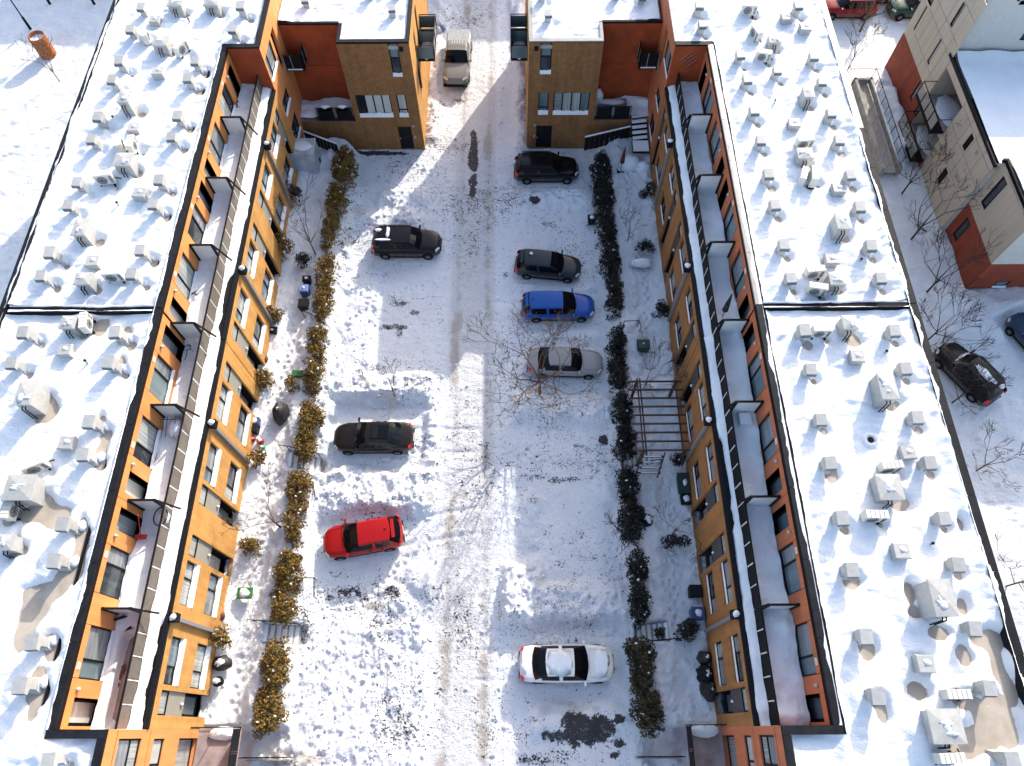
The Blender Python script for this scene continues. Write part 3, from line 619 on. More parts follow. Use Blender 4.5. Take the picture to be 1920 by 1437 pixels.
    Z = ZT - .13 + .30 * (1 + .45 * fbm(XX, YY, 1.0, 4, sd + 3)) * np.sqrt(np.clip(lim - out, 0, 1)) * 1.3 - .02
    grid_mesh('ledge_snow', xs, ys, Z, ['snow'], parent=root)
    mb = MB(); fl.box(mb, ra, rb, ZT - .2, ZT - .1, -.75, -.17); mb.build('ledge', 'cap_dark', root)
    # guard: metal panels between posts, a top rail
    g = FR('X', XG, sg); n = round((rb - ra) / .92)
    for i in range(n):
        a = ra + (rb - ra) * i / n; b = ra + (rb - ra) * (i + 1) / n; gp = .03 if i % 2 else .055
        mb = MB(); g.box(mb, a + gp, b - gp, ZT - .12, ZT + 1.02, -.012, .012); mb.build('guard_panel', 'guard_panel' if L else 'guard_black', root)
        mb = MB(); g.box(mb, a - .022, a + .022, ZT - .12, ZT + 1.0, -.04, .02); mb.build('guard_post', 'lamp_white', root)  # white posts stand in for light showing through the panel gaps
    mb = MB(); g.box(mb, ra, rb, ZT + 1.03, ZT + 1.09, -.045, .03); mb.build('guard_rail', 'black_metal', root)
    # snow drifts on the terrace
    lo, hi = sorted((XU + sg * .02, XG - sg * .05)); xs = np.linspace(lo, hi, 22); ys = np.arange(ra, rb + .001, .08); ys[-1] = rb
    XX, YY = np.meshgrid(xs, ys); t = (XX - lo) / (hi - lo); u = 1 - t if L else t      # 0 at the guard, 1 at the facade
    base = .52 if not L else .54
    Z = ZT - .12 + base * (1 + .5 * fbm(XX, YY, .6, 4, sd + 20)) + .42 * np.exp(-((1 - u) / .45) ** 2) * (.35 + .5 * fbm(XX * .4, YY, .45, 3, sd + 21)) + .05 * fbm(XX, YY, 2.5, 3, sd + 22)
    for yy in np.arange(0, 37, 4.6): Z += .25 * np.exp(-((YY - yy - .5) / .55) ** 2) * (.6 + .6 * fbm(XX, YY, .8, 2, sd + 24)) * (1 - .5 * u)
    if not L: Z += .38 * rect(XX, YY, 0, 30, .3, 4.3, .5, .3) * (1 + .4 * fbm(XX, YY, .8, 3, 77))
    if L: Z -= .95 * rect(XX, YY, -30, 0, .3, 4.0, .5, .3) * (1 - .85 * sst(.62, .85, u)); Z -= .35 * rect(XX, YY, -30, 0, 14.2, 18.2, .4, .3)
    Z = np.maximum(Z, ZT - .14)
    grid_mesh('terrace_snow', xs, ys, Z, ['snow'], parent=root)
    # upper facade: cladding panels around windows and recessed doors
    ztop = ZR - .32; pat = []
    for p in pipes:
        for s in (-1, 1):
            a, b = sorted((p + s * .62, p + s * 2.6)); pat.append((a, b, 8.35, 10.17, .12, 'w', s))
            a, b = sorted((p + s * 3.28, p + s * 4.28)); pat.append((a, b, ZT - .1, 10.1, .42, 'd', s))
    seams = sorted({round(q, 3) for q in [ra, rb] + [p + d for p in pipes for d in (-4.6, -2.6, -.62, .62, 2.6, 4.6)] if ra <= q <= rb})
    for a, b in zip(seams, seams[1:]):
        if b - a < .1: continue
        o_ = [(max(o[0], a), min(o[1], b)) + o[2:5] for o in pat if o[0] < b - .01 and o[1] > a + .01]
        mb = MB(); wall(mb, fu, a + .012, b - .012, ZT - .1, ztop - .012, o_)
        for q in (a + .012, b - .012): mb.quad(fu.P(q, ZT - .1, 0), fu.P(q, ztop - .012, 0), fu.P(q, ztop - .012, -.03), fu.P(q, ZT - .1, -.03))
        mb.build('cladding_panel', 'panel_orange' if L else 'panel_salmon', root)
    mb = MB(); wall(mb, fu, ra, rb, ZT - .2, ztop, [(o[0], o[1], o[2], o[3], o[4]) for o in pat], n=-.03); fu.box(mb, ra, rb, ZT - .2, ztop, -.9, -.8); mb.build('backing_wall', 'joint_dark', root)
    for (a, b, z0, z1, dp, k, s) in pat:
        if k == 'w': window(root, fu, a, b, z0, z1, dep=.12, splits=((.36,) if s < 0 else (.64,)), fw=.05, sill=.12 if L else 0, pane=None if L else ['pane_teal', 'pane_blind'])
        else:
            window(root, fu, a + .04, b - .04, ZT, 9.85, dep=.36, name='terrace_door', pane=[['pane_white', 'pane_curtain'][s > 0]] if L else ['pane_teal'], fw=.09)
            lp = MB(); c = fu.P((a + b) / 2 + s * (-.78), 10.1, .07); lp.blob(c, (.09, .09, .09), 8, 5, 0); lp.tube(fu.P((a + b) / 2 - s * .78, 10.1, 0), c, .03, n=6); lp.build('wall_lamp', 'galv', root, smooth=True)
    for p in pipes:
        for s in (-1, 1):
            y = p + s * 2.16; mb = MB(); fu.box(mb, y - .13, y + .13, 10.27, 10.47, .0, .02); pl = mb.build('number_plate', 'plate_white', root)
            mb = MB()
            for k in range(3): fu.box(mb, y - .08 + .06 * k, y - .05 + .06 * k, 10.34, 10.41, .02, .024)
            mb.build('numerals', 'plate_print', pl)
    # privacy screens between the terraces
    for i in range(int((rb - ra) / 4.6) + 2):
        ys_ = (0 if near else 18.45) + i * 4.6 + (.08 if i else 0)
        if not (ra + .5 < ys_ < rb - .5) and not (not near and i == 0): continue
        if not near and i == 0: ys_ = YP - .15
        xa, xb = XU, XG - sg * .03
        mb = MB(); 
        for x_ in (xa + sg * .05, xb - sg * .03): mb.box(x_ - .05, x_ + .05, ys_ - .06, ys_ + .06, ZT - .1, ZT + 1.95)
        mb.box(xa, xb, ys_ - .045, ys_ + .045, ZT + 1.9, ZT + 1.98); mb.box(xa, xb, ys_ - .03, ys_ + .03, ZT + .02, ZT + .08)
        mb.bar((xb, ys_, ZT + 1.92), (xb + sg * (.55 if L else .3), ys_, ZT + (.55 if L else 1.05)), .09, .09); sc = mb.build('privacy_screen', 'black_metal', root)
        mb = MB(); mb.box(xa + sg * .09, xb - sg * .07, ys_ - .012, ys_ + .012, ZT + .08, ZT + 1.9); mb.build('glass_sheet', 'frost_glass', sc)
    # roof: deck, caps, bay roofs
    ci = 'cap_dark' if L else ('cap_dark' if near else 'cap_grey'); w = .31
    dk = MB(); lo, hi = sorted((XO + sg * .1, XU - sg * .05)); dk.box(lo, hi, ya, yb, ZR - .6, ZD)
    if near: l2, h2 = sorted((XU - sg * .1, XF - sg * .3)); dk.box(l2, h2, ya, Y0 - .3, ZR - .6, ZD - .002)
    else: l2, h2 = sorted((XU - sg * .1, XF - sg * .3)); dk.box(l2, h2, Y1 + .3, yb, ZR - .6, ZD - .002)
    dk.build('roof_deck', 'membrane', root)
    mb = MB(); fu.box(mb, ra, rb, ZR - .34, ZR - .12, -w, .0); mb.build('parapet', 'joint_dark', root)
    xin = XU - w if L else XU
    cap_run(root, xin, ra, xin, rb, ZR, w + .0, .12, ci)
    xo = XO if L else XO - .42
    if near or L: cap_run(root, xo, ya, xo, yb, ZR, .30 if L else .42, .6, 'cap_dark')
    else: cap_run(root, xo, ya, xo, 30, ZR, .42, .6, 'cap_dark'); cap_run(root, xo, 30, xo, yb, ZR, .42, .6, 'cap_grey')
    yp = YP - .17 if near else YP + .02
    l3, h3 = sorted((XO + sg * .45, XU - sg * .36)); 
    mb = MB(); mb.box(l3, h3, yp, yp + .15, ZD - .1, ZR - .02); mb.build('party_parapet', 'cap_dark', root)
    cap_snow(root, l3, h3, yp, yp + .15, ZR - .02, .35 if near else .55, 801 + sd, .10, 1 if not near else -1)
    c0, c1 = sorted((XO, XO + sg * (.30 if L else .42))); lo_ = max(ya, -3)
    cap_snow(root, c0, c1, lo_, 48 if not near else yb, ZR, .42 if L else .22, 811 + sd, .12, 1 if L else -1)
    c0, c1 = (XU - w, XU) if L else (XU, XU + w)
    cap_snow(root, c0, c1, ra, rb, ZR, .12 if L else (.30 if near else .45), 821 + sd, .06, -1 if L else 1)
    # the full-height bay at the end of the row
    zb0 = 0
    if near:
        cap_run(root, XU - w if L else XU - (XU - XF) , Y0 - w, (XF if L else XU + w), Y0 - w, ZR, w, .12, 'cap_dark', 9)
        xc = XF - w if L else XF; cap_run(root, xc, ya, xc, Y0 - w, ZR, w, .12, 'cap_dark')
        ops = [(-2.2, -.12, 8.0, 9.86, .12), (-2.3, -.14, 5.9, 6.92, .12), (-2.0, -.14, 2.3, 4.44, .35)]
        mb = MB(); wall(mb, fl, ya, Y0, 0, ZR - .12, ops); 
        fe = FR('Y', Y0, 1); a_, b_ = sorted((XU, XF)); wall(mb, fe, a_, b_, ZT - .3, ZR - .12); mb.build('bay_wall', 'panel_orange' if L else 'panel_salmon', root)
        window(root, fl, *ops[0][:4], splits=(.5,), hs=(.42,), pane=['pane_blind', 'pane_curtain']); window(root, fl, *ops[1][:4], splits=(.55,), pane=['pane_curtain', 'pane_white']); window(root, fl, *ops[2][:4], dep=.3, pane='pane_curtain', name='terrace_door')
        mb = MB(); fl.box(mb, ya, Y0, 10.06, 10.085, .002, .006); fl.box(mb, ya, Y0, 7.35, 7.37, .002, .006); mb.build('panel_joint', 'joint_dark', root)
    else:
        cap_run(root, XU - w if L else XF, Y1, (XF if L else XU + w), Y1, ZR, w, .12, 'cap_dark', 9)
        xc = XF - w if L else XF; cap_run(root, xc, Y1 + w, xc, yb, ZR, w, .12, ci)
        ops = [(37.0, 38.9, 8.15, 9.82, .12), (39.25, 40.1, 7.1, 9.82, .3), (37.2, 38.9, 5.2, 6.3, .12), (37.2, 38.9, 2.6, 4.2, .12)]
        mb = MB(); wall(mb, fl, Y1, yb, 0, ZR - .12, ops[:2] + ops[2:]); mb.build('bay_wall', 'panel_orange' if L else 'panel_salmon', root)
        fe = FR('Y', Y1, -1); a_, b_ = sorted((XU, XF)); mb = MB(); wall(mb, fe, a_, b_, ZT - .3, ZR - .12); mb.build('bay_end_wall', 'stucco_red', root)
        window(root, fl, *ops[0][:4], splits=(.35,), pane=['pane_teal', 'pane_blind'], sill=.12); window(root, fl, *ops[1][:4], dep=.25, pane='pane_dark', name='balcony_door')
        for o in ops[2:]: window(root, fl, *o[:4], splits=(.5,), pane='pane_dark', sill=.15)
        if not L:     # lattice hung on the end wall
            for k in range(4):
                mb = MB(); c = 10.95; q = (k - 1.5) * .16
                mb.bar((c - .35 + q, Y1 - .03, 9.6 - q), (c + .25 + q, Y1 - .03, 10.2 - q), .015, m=0); mb.build('lattice_rod', 'galv', root)
                mb = MB(); mb.bar((c - .25 + q, Y1 - .05, 10.2 + q - .1), (c + .35 + q, Y1 - .05, 9.6 + q - .1), .015); mb.build('lattice_rod', 'black_metal', root)
    # roof snow with scoops round everything that stands on it
    V, C, B, A, PT = (RV_L, RC_L, RB_L, RA_L, PATCH_L) if L else (RV_R, RC_R, RB_R, RA_R, PATCH_R)
    items = []
    for i, (x, y) in enumerate(V): items.append((x, y - .05, 1.0, (1.0 if (not L or y < 22 or i % 2) else .55) * (.6 + .4 * ((i * 37) % 10) / 10)))
    items += [(x, y, .9, 0) for x, y in C] + [(x, y, 1.3 * max(b[0], b[1]), .9) for x, y, *b in B] + [(x, y, 1.1, .5) for x, y, _ in A]
    items = [q for q in items if ya - 2 < q[1] < yb + 2]
    pt = [U(q[0], q[1], ZD) + q[2:] for q in PT]; pt = [q for q in pt if ya - 2 < q[1] < yb + 2]
    lo, hi = sorted((XO + sg * (.33 if L else .44), XU - sg * (w + .02))); l2, h2 = sorted((XO + sg * .33, XF - sg * (w + .02)))
    full = np.arange(l2, h2 + .001, .085)
    xs = full; e = 4.0 if near else 0
    ys = np.arange(max(ya, -3.0), min(yb, 50.0), .085); ys = ys[(ys < (YP - .2) if near else ys > (YP + .2))]
    if near: kf = lambda X_, Y_: ((X_ < XU - w - .05) if L else (X_ > XU + w + .05)) | (Y_ < Y0 - w - .02)
    else: kf = lambda X_, Y_: ((X_ < XU - w - .05) if L else (X_ > XU + w + .05)) | (Y_ > Y1 + w + .02)
    xo_ = XO + sg * (.33 if L else .44)
    eg = lambda X_, Y_, Z_: Z_ + .24 * np.exp(-((X_ - xo_) / .35) ** 2) * (.75 + .8 * fbm(X_, Y_, .6, 3, 55 + sd)) + (.10 if L else .17) * np.exp(-((X_ - (XU - sg * w)) / .25) ** 2) * (.8 + fbm(X_, Y_, .7, 3, 56 + sd))
    roof_snow(root, xs, ys, ZD, items, pt, 200 + sd, keepf=kf, edge=eg)
    return root
houses = {(s, p): build_house(s, p) for s in 'LR' for p in ('near', 'far')}

# ------------------------------------------------------------------ brick blocks at the head of the lot, with their lower link walls
def build_block(side):
    SILL_IN[0] = False
    L = side == 'L'; x0, x1 = BL if L else BR
    root = thing('brick_block', f"brown brick block with dark door at the {'left' if L else 'right'} of the lane", 'house', ((x0 + x1) / 2, 46, 0))
    f = FR('Y', YB, -1); W_ = dict(L=((-10.67, -8.29, 3.16, 5.08), (-7.86, -7.21, 3.16, 5.08), (-7.80, -7.16, 6.63, ZB - .14), (-8.18, -7.20, .05, 2.23), (-6.98, 8.73)),
                                  R=((2.98, 5.48, 3.29, 5.19), (1.94, 2.65, 3.31, 5.20), (1.96, 2.69, 6.77, ZB - .14), (1.87, 3.0, .1, 2.26), (1.67, 8.72)))[side]
    ops = [w_ + (.14,) for w_ in W_[:4]]
    lw, rw = ((LXF, x0) if L else (x1, RXF))
    mb = MB(); wall(mb, f, x0, x1, 0, ZB - .1, ops)
    wall(mb, f, lw, rw, 0, 2.75); mb.build('brick_wall', 'brick_block', root)
    fs = FR('X', x1 if L else x0, 1 if L else -1); mb = MB(); so = [(41.2, 42.4, 3.0, 5.3, .12), (43.5, 44.3, 5.6, 8.3, .2), (41.5, 42.1, 5.8, 8.0, .12)] ; wall(mb, fs, YB, 51, 0, ZB - .1, so); 
    mb.build('side_wall', 'brick_orange', root)
    for o in so: window(root, fs, *o[:4], pane='pane_dark')
    mb = MB(); mb.box(x0, x1, 50.8, 51, 0, ZB - .1); mb.box(x0 if L else x1 - .1, x0 + .1 if L else x1, 41.2, 50.8, 0, ZB - .6); mb.build('outer_wall', 'brick_block', root)
    fi = FR('X', x0 if L else x1, -1 if L else 1); mb = MB(); wall(mb, fi, YB, 41.1, 2.7, ZB - .1); mb.build('return_wall', 'stucco_red', root)
    fl_ = FR('Y', 41.1, -1); mb = MB(); wall(mb, fl_, lw, rw, 2.6, ZB - .1); mb.build('link_wall', 'stucco_red', root)
    mb = MB(); f2 = fl_; f2.box(mb, lw, rw, 6.0, 6.02, .002, .006); mb.build('stucco_joint', 'joint_dark', root)
    window(root, f, *W_[0], splits=(.25, .5, .75), hs=(), pane=['pane_dark', 'pane_white', 'pane_white', 'pane_white'] if L else ['pane_blind', 'pane_curtain', 'pane_curtain', 'pane_teal'], sill=.3, fw=.07)
    window(root, f, *W_[1], pane='pane_curtain' if L else 'pane_teal', sill=.3, hs=(.3,)); window(root, f, W_[2][0], W_[2][1], W_[2][2], W_[2][3], hs=(.55,), pane=['pane_dark', 'pane_teal'], sill=.25)
    d = W_[3]; mb = MB(); f.box(mb, d[0], d[1], d[2], d[3], -.14, -.08); dr = mb.build('door', 'black_metal', root, label=None)
    for i in range(2):
        for j in range(3): mb = MB(); u = d[0] + .14 + i * .38; f.box(mb, u, u + .3, d[2] + .2 + j * .65, d[2] + .65 + j * .65, -.08, -.065); mb.build('door_panel', 'cap_dark', dr)
    mb = MB(); f.box(mb, d[0] + .06, d[0] + .1, 1.0, 1.15, -.08, -.02); mb.build('handle', 'galv', dr)
    for (u, z) in ((d[1] + .2 if L else d[0] - .14, 2.35), (d[1] + .2 if L else d[0] - .14, 1.3)): mb = MB(); f.box(mb, u - .06, u + .06, z - .1, z + .1, 0, .1); mb.build('wall_lamp', 'galv', root)
    mb = MB(); u, z = W_[4]; f.box(mb, u - .13, u + .13, z - .16, z + .16, 0, .06); mb.build('vent_grille', 'black_metal', root)
    # roofs
    mb = MB(); mb.box(x0 + .05, x1 - .05, YB + .05, 51, ZB - .6, ZB - .35); mb.box(min(lw, x0 + .1), max(rw, x1 - .1), 41.2, 51, ZB - .6, ZB - .352); mb.build('roof_deck', 'membrane', root)
    c_ = 'cap_dark' if L else 'cap_grey'
    cap_run(root, x0, YB, x1, YB, ZB, .28, .14, c_, 9); cap_run(root, lw, 41.1, rw, 41.1, ZB, .18, .14, 'cap_dark', 9)
    cap_run(root, x0 if not L else x1 - .26, YB + .28, x0 if not L else x1 - .26, 51, ZB, .26, .14, c_, 6)
    cap_run(root, x0 if L else x1 - .2, YB + .28, x0 if L else x1 - .2, 41.1, ZB, .2, .14, c_, 6)
    xs = np.arange(min(lw, x0) + .05, max(rw, x1) - .2, .1); ys = np.arange(YB + .25, 50.8, .1)
    kf = lambda X_, Y_: (Y_ > 41.25) | ((X_ > x0 + .2) & (X_ < x1 - .25))
    V = [(-9.2, 43.6), (-7.6, 41.9), (-7.4, 43.9), (-13.3, 42.8)] if L else [(2.1, 43.2), (2.45, 41.3), (7.0, 43.4), (8.6, 42.9)]
    def edge(X_, Y_, Z_):
        Z_ = Z_ + .25 * np.exp(-((X_ - (lw if L else rw)) / 1.2) ** 2) * (Y_ > 41); return Z_
    roof_snow(root, xs, ys, ZB - .35, [(x, y, 1, .3) for x, y in V], [], 400 + L, keepf=kf, amp=1.1, edge=edge)
    return root, V
blocks = {s: build_block(s) for s in 'LR'}
# ------------------------------------------------------------------ rooftop equipment
mat('bin_slate', (0.10, 0.12, 0.15), .6)
ORD = 'first second third fourth fifth sixth seventh eighth ninth tenth eleventh twelfth thirteenth fourteenth fifteenth sixteenth seventeenth eighteenth nineteenth twentieth'.split()
def ordn(i): return ORD[i] if i < 20 else 'twenty-' + ORD[i - 20]
def proto_vent():
    r = thing('roof_vent', 'x', 'vent')
    mb = MB(); mb.hexa([(-.30, -.26, 0), (.30, -.26, 0), (.30, .30, 0), (-.30, .30, 0)], [(-.20, -.16, .16), (.20, -.16, .16), (.20, .24, .16), (-.20, .24, .16)]); mb.build('flashing', 'galv', r)
    mb = MB(); mb.box(-.19, .19, -.13, .23, .14, .80); mb.build('duct', 'galv', r)
    mb = MB(); mb.hexa([(-.25, -.33, .72), (.25, -.33, .72), (.25, .25, .62), (-.25, .25, .62)], [(-.24, -.30, .90), (.24, -.30, .90), (.24, .24, .96), (-.24, .24, .96)]); hd = mb.build('hood', 'galv', r)
    mb = MB(); mb.quad((-.23, -.34, .70), (.23, -.34, .70), (.23, -.318, .86), (-.23, -.318, .86)); mb.build('hood_mouth', 'bin_slate', hd)  # slate sheet paints the shade on the hood's front face
    mb = MB(); mb.blob((.26, .12, .0), (.24, .26, .17), 9, 5, .25, seed=3); mb.build('snow_mound', 'snow', r, smooth=True)
    return r
def proto_cap():
    r = thing('vent_box', 'x', 'vent box')
    mb = MB(); mb.box(-.30, .30, -.28, .28, 0, .52); mb.build('housing', 'galv', r)
    mb = MB(); mb.hexa([(-.34, -.32, .5), (.34, -.32, .5), (.34, .32, .5), (-.34, .32, .5)], [(-.30, -.28, .60), (.30, -.28, .60), (.30, .28, .60), (-.30, .28, .60)]); c = mb.build('lid', 'galv', r)
    mb = MB(); mb.blob((.05, .03, .6), (.17, .13, .05), 8, 4, .3, seed=8); mb.build('snow_patch', 'snow', c, smooth=True)
    return r
def big_box(x, y, sx, sy, h, label, seed):
    rr = random.Random(seed); r = thing('rooftop_housing', label, 'vent housing', (x, y, ZD - .03), group='sheet-metal housings on the roofs')
    mb = MB(); mb.box(-sx / 2, sx / 2, -sy / 2, sy / 2, 0, h - .1)
    loc = Vector((x, y, ZD - .03))
    def put(mb, n, m_, par, **k):
        mb.v = [tuple(Vector(v) + loc) for v in mb.v]; return mb.build(n, m_, par, **k)
    put(mb, 'housing', 'galv', r); e = .05; mb = MB()
    q = [(-sx / 2 - e, -sy / 2 - e), (sx / 2 + e, -sy / 2 - e), (sx / 2 + e, sy / 2 + e), (-sx / 2 - e, sy / 2 + e)]
    for i in range(4): a, b = q[i], q[(i + 1) % 4]; mb.quad((*a, h - .1), (*b, h - .1), (*b, h - .03), (*a, h - .03)); mb.quad((*a, h - .03), (*b, h - .03), (0, 0, h + .04))
    lid = put(mb, 'lid', 'galv', r)
    mb = MB(); k = rr.randint(2, 4)
    for _ in range(k): mb.blob((rr.uniform(-.22, .22) * sx, rr.uniform(-.25, .25) * sy, h + .0), (rr.uniform(.08, .28) * sx, rr.uniform(.06, .22) * sy, .05), 9, 4, .35, seed=rr.randint(0, 99))
    put(mb, 'snow_patch', 'snow', lid, smooth=True)
    for i in range(2):
        mb = MB(); sx_ = -1 if x > 0 else 1; p = [(-.1 + .15 * i, -sy / 2 - .02, h - .25), (-.1 + .15 * i, -sy / 2 - .16, h - .3), (-.12 + .17 * i, -sy / 2 - .2, .1)]
        for a, b in zip(p, p[1:]): mb.tube(a, b, .028, n=6)
        put(mb, 'refrigerant_pipe', 'black_metal', r)
    return r
def proto_ac():
    r = thing('air_conditioner', 'x', 'air conditioner')
    mb = MB(); mb.box(-.45, .45, -.17, .17, .22, .84); mb.build('casing', 'ac_white', r)
    for i in range(5): mb = MB(); mb.box(-.45 + .182 * i, -.45 + .182 * i + .15, -.165, .165, .84, .862); mb.build('top_rib', 'ac_white', r)
    mb = MB(); mb.tube((-.1, -.171, .53), (-.1, -.19, .53), .25, n=20); g = mb.build('fan_grille', 'pipe_grey', r)
    mb = MB(); 
    for k in range(6): a = k * math.pi / 3; mb.bar((-.1, -.2, .53), (-.1 + .23 * math.cos(a), -.2, .53 + .23 * math.sin(a)), .012)
    mb.build('fan_guard', 'black_metal', g)
    for k in range(5): mb = MB(); mb.box(.26, .40, -.18, -.168, .32 + .09 * k, .365 + .09 * k); mb.build('louvre', 'black_metal', r)
    for s in (-.32, .32): mb = MB(); mb.box(s - .03, s + .03, -.22, .22, 0, .22); mb.build('foot', 'black_metal', r)
    mb = MB(); mb.tube((.46, .05, .4), (.6, .08, .3), .03, n=6); mb.tube((.6, .08, .3), (.7, .25, .02), .03, n=6); mb.build('refrigerant_pipe', 'black_metal', r)
    return r
def scatter(proto, pts, side, line_of, what, group, z, yaws=None, scl=1.0):
    global used
    lines = {}
    for i, p in enumerate(pts): lines.setdefault(line_of(p), []).append((p, i))
    for ln, L_ in lines.items():
        L_.sort(key=lambda q: -q[0][1])
        for k, (p, i) in enumerate(L_):
            lab = f"{ordn(k)} {what} from the top of the photo{', ' + ln if ln else ''}, {side} roof"
            rr = random.Random(i * 13 + len(side)); yaw = (math.radians(yaws[i]) + math.pi / 2) if yaws else rr.uniform(-.06, .06)
            s_ = scl * rr.uniform(.95, 1.06)
            if proto.get('used'): o = copy_tree(proto, None, (p[0], p[1], z), yaw, lab, s_)
            else: o = proto; o.location = (p[0], p[1], z); o.rotation_euler = (0, 0, yaw); o['label'] = lab; o.scale = (s_,) * 3; o['used'] = True
            o['group'] = group
pv, pc, pa = proto_vent(), proto_cap(), proto_ac()
zz = ZD + .02
scatter(pv, RV_L, 'left', lambda p: 'outer line' if p[0] < -21.2 else 'inner line', 'hooded metal vent', 'hooded vents on the roofs', zz)
scatter(pv, RV_R, 'right', lambda p: 'outer line' if p[0] > 15.9 else 'inner line', 'hooded metal vent', 'hooded vents on the roofs', zz)
scatter(pc, RC_L, 'left', lambda p: '', 'low square vent box', 'low vent boxes on the roofs', zz)
scatter(pc, RC_R, 'right', lambda p: '', 'low square vent box', 'low vent boxes on the roofs', zz)
scatter(pa, RA_L, 'left', lambda p: '', 'white air conditioner', 'air conditioners on the roofs', zz, [q[2] for q in AC_L])
scatter(pa, RA_R, 'right', lambda p: '', 'white air conditioner', 'air conditioners on the roofs', zz, [q[2] for q in AC_R])
for s_, B_ in (('left', RB_L), ('right', RB_R)):
    for k, b in enumerate(sorted(B_, key=lambda q: -q[1])):
        big_box(b[0], b[1], b[2], b[3], b[4], f"{ordn(k)} large grey sheet-metal housing from the top of the photo, {s_} roof", k * 7 + len(s_))
for side, (root, V) in blocks.items():
    for k, (x, y) in enumerate(V):
        o = copy_tree(pv, None, (x, y, ZB - .35), 0.05, f"{ordn(k)} hooded vent from the lane side on the roof of the {'left' if side == 'L' else 'right'} brick block".replace('first hooded vent from', 'hooded vent nearest to' if False else 'first hooded vent from')); o['group'] = 'hooded vents on the block roofs'
for q in (pv, pc, pa): 
    if 'used' in q: del q['used']
for o in list(bpy.data.objects):
    if 'used' in o: del o['used']
PIP = [(220, 382, 'short pipe vent poking out of the snow, upper part of left roof'), (212, 221, 'dark pipe stub beside the tall housing, left roof'), (161, 678, 'small plastic pipe stub casting a shadow on left roof'), (354, 38, 'black pipe stub near the top edge of left roof'),
       (1453, 190, 'small pipe vent near the terrace side, upper right roof'), (1614, 488, 'brown pipe stub below the roof party wall line, right roof'), (1661, 660, 'black-capped pipe stub beside a low vent box, right roof'), (1747, 1020, 'pipe stub with narrow shadow on the lower right roof')]
for px, py, lab in PIP:
    x, y = U(px, py, ZD + .35); r = thing('pipe_vent', lab, 'pipe vent', (x, y, ZD)); 
    mb = MB(); mb.tube((x, y, ZD), (x, y, ZD + .42), .05, n=8); mb.build('pipe', 'galv', r); mb = MB(); mb.tube((x, y, ZD + .42), (x, y, ZD + .47), .065, n=8); mb.build('cap', 'black_metal', r)
for px, py, rx, ry, lab in ((1632, 826, .32, .28, 'round roof drain melted open in the snow of the right roof'),):
    x, y = U(px, py, ZD + .2); r = thing('roof_drain', lab, 'drain', (x, y, ZD)); mb = MB(); mb.tube((x, y, ZD + .2), (x, y, ZD + .27), .13, n=12); mb.build('drain_basket', 'black_metal', r)
    mb = MB()
    for k in range(14): a = k * .449; mb.blob((x + .26 * math.cos(a), y + .26 * math.sin(a), ZD + .2), (.12, .12, .12), 7, 4, .1, seed=k)
    mb.build('snow_rim', 'snow', r, smooth=True)
# ------------------------------------------------------------------ plants
def leaf_mesh(name, cents, radii, per, size, m_, parent, seed, squash=1.0, up=.35):
    rg = np.random.default_rng(seed); P = []
    for c, r in zip(cents, radii):
        n = int(per * r[0] * r[1] * r[2] / .02); d = rg.normal(size=(n, 3)); d /= np.linalg.norm(d, axis=1)[:, None]
        rad = rg.uniform(.35, 1.05, (n, 1)) ** .6; P.append(np.array(c) + d * rad * np.array(r))
    P = np.concatenate(P); n = len(P)
    a = rg.normal(size=(n, 3)); a[:, 2] += up; a /= np.linalg.norm(a, axis=1)[:, None]
    b = np.cross(a, rg.normal(size=(n, 3))); b /= np.linalg.norm(b, axis=1)[:, None]; s = size * rg.uniform(.6, 1.3, (n, 1))
    V = np.stack([P - b * s * .28, P + a * s * .55, P + b * s * .28, P - a * s * .55], 1).reshape(-1, 3)
    me = bpy.data.meshes.new(name); me.vertices.add(4 * n); me.vertices.foreach_set('co', V.ravel()); me.loops.add(4 * n); me.loops.foreach_set('vertex_index', np.arange(4 * n, dtype=np.int32))
    me.polygons.add(n); me.polygons.foreach_set('loop_start', (np.arange(n) * 4).astype(np.int32)); me.update(calc_edges=True); me.materials.append(MATS[m_])
    o = bpy.data.objects.new(name, me); COL.objects.link(o)
    if parent is not None: o.parent = parent; o.matrix_parent_inverse = world_of(parent).inverted()
    return o
def bush(x, y, z, rx, ry, h, label, seed, name='cedar_bush', cat='bush', m_='cedar', group=None, snow=True, dens=1.0, lean=0):
    rr = random.Random(seed); r = thing(name, label, cat, (x, y, z), group=group); cs, rs = [], []
    n = int(max(8, rx * ry * h * 26 + 6))
    for i in range(n):
        t = rr.random(); a = rr.uniform(0, 6.28); q = math.sqrt(rr.random()) * .8; w = (1 - .45 * t)
        cs.append((x + rx * q * w * math.cos(a) + lean * t, y + ry * q * w * math.sin(a), z + .12 + h * .88 * t)); k = rr.uniform(.17, .33); rs.append((k, k, k * rr.uniform(.8, 1.3)))
    leaf_mesh('foliage', cs, rs, 55 * dens, .135, m_, r, seed)
    mb = MB()
    for i in range(3): mb.tube((x + rr.uniform(-.1, .1), y + rr.uniform(-.1, .1), z - .2), (x + rr.uniform(-.25, .25) * rx, y + rr.uniform(-.3, .3) * ry, z + h * .7), .035, .012, n=5)
    mb.build('stem', 'bark_dark', r)
    if snow:
        mb = MB()
        for i in range(int(2 + n * .10)):
            c = rr.choice(cs); mb.blob((c[0] + rr.uniform(-.1, .1), c[1] + rr.uniform(-.1, .1), c[2] + rr.uniform(.08, .2)), (rr.uniform(.03, .10), rr.uniform(.03, .10), .035), 6, 3, .35, seed=i)
        mb.build('snow_clump', 'snow', r, smooth=True)
    return r
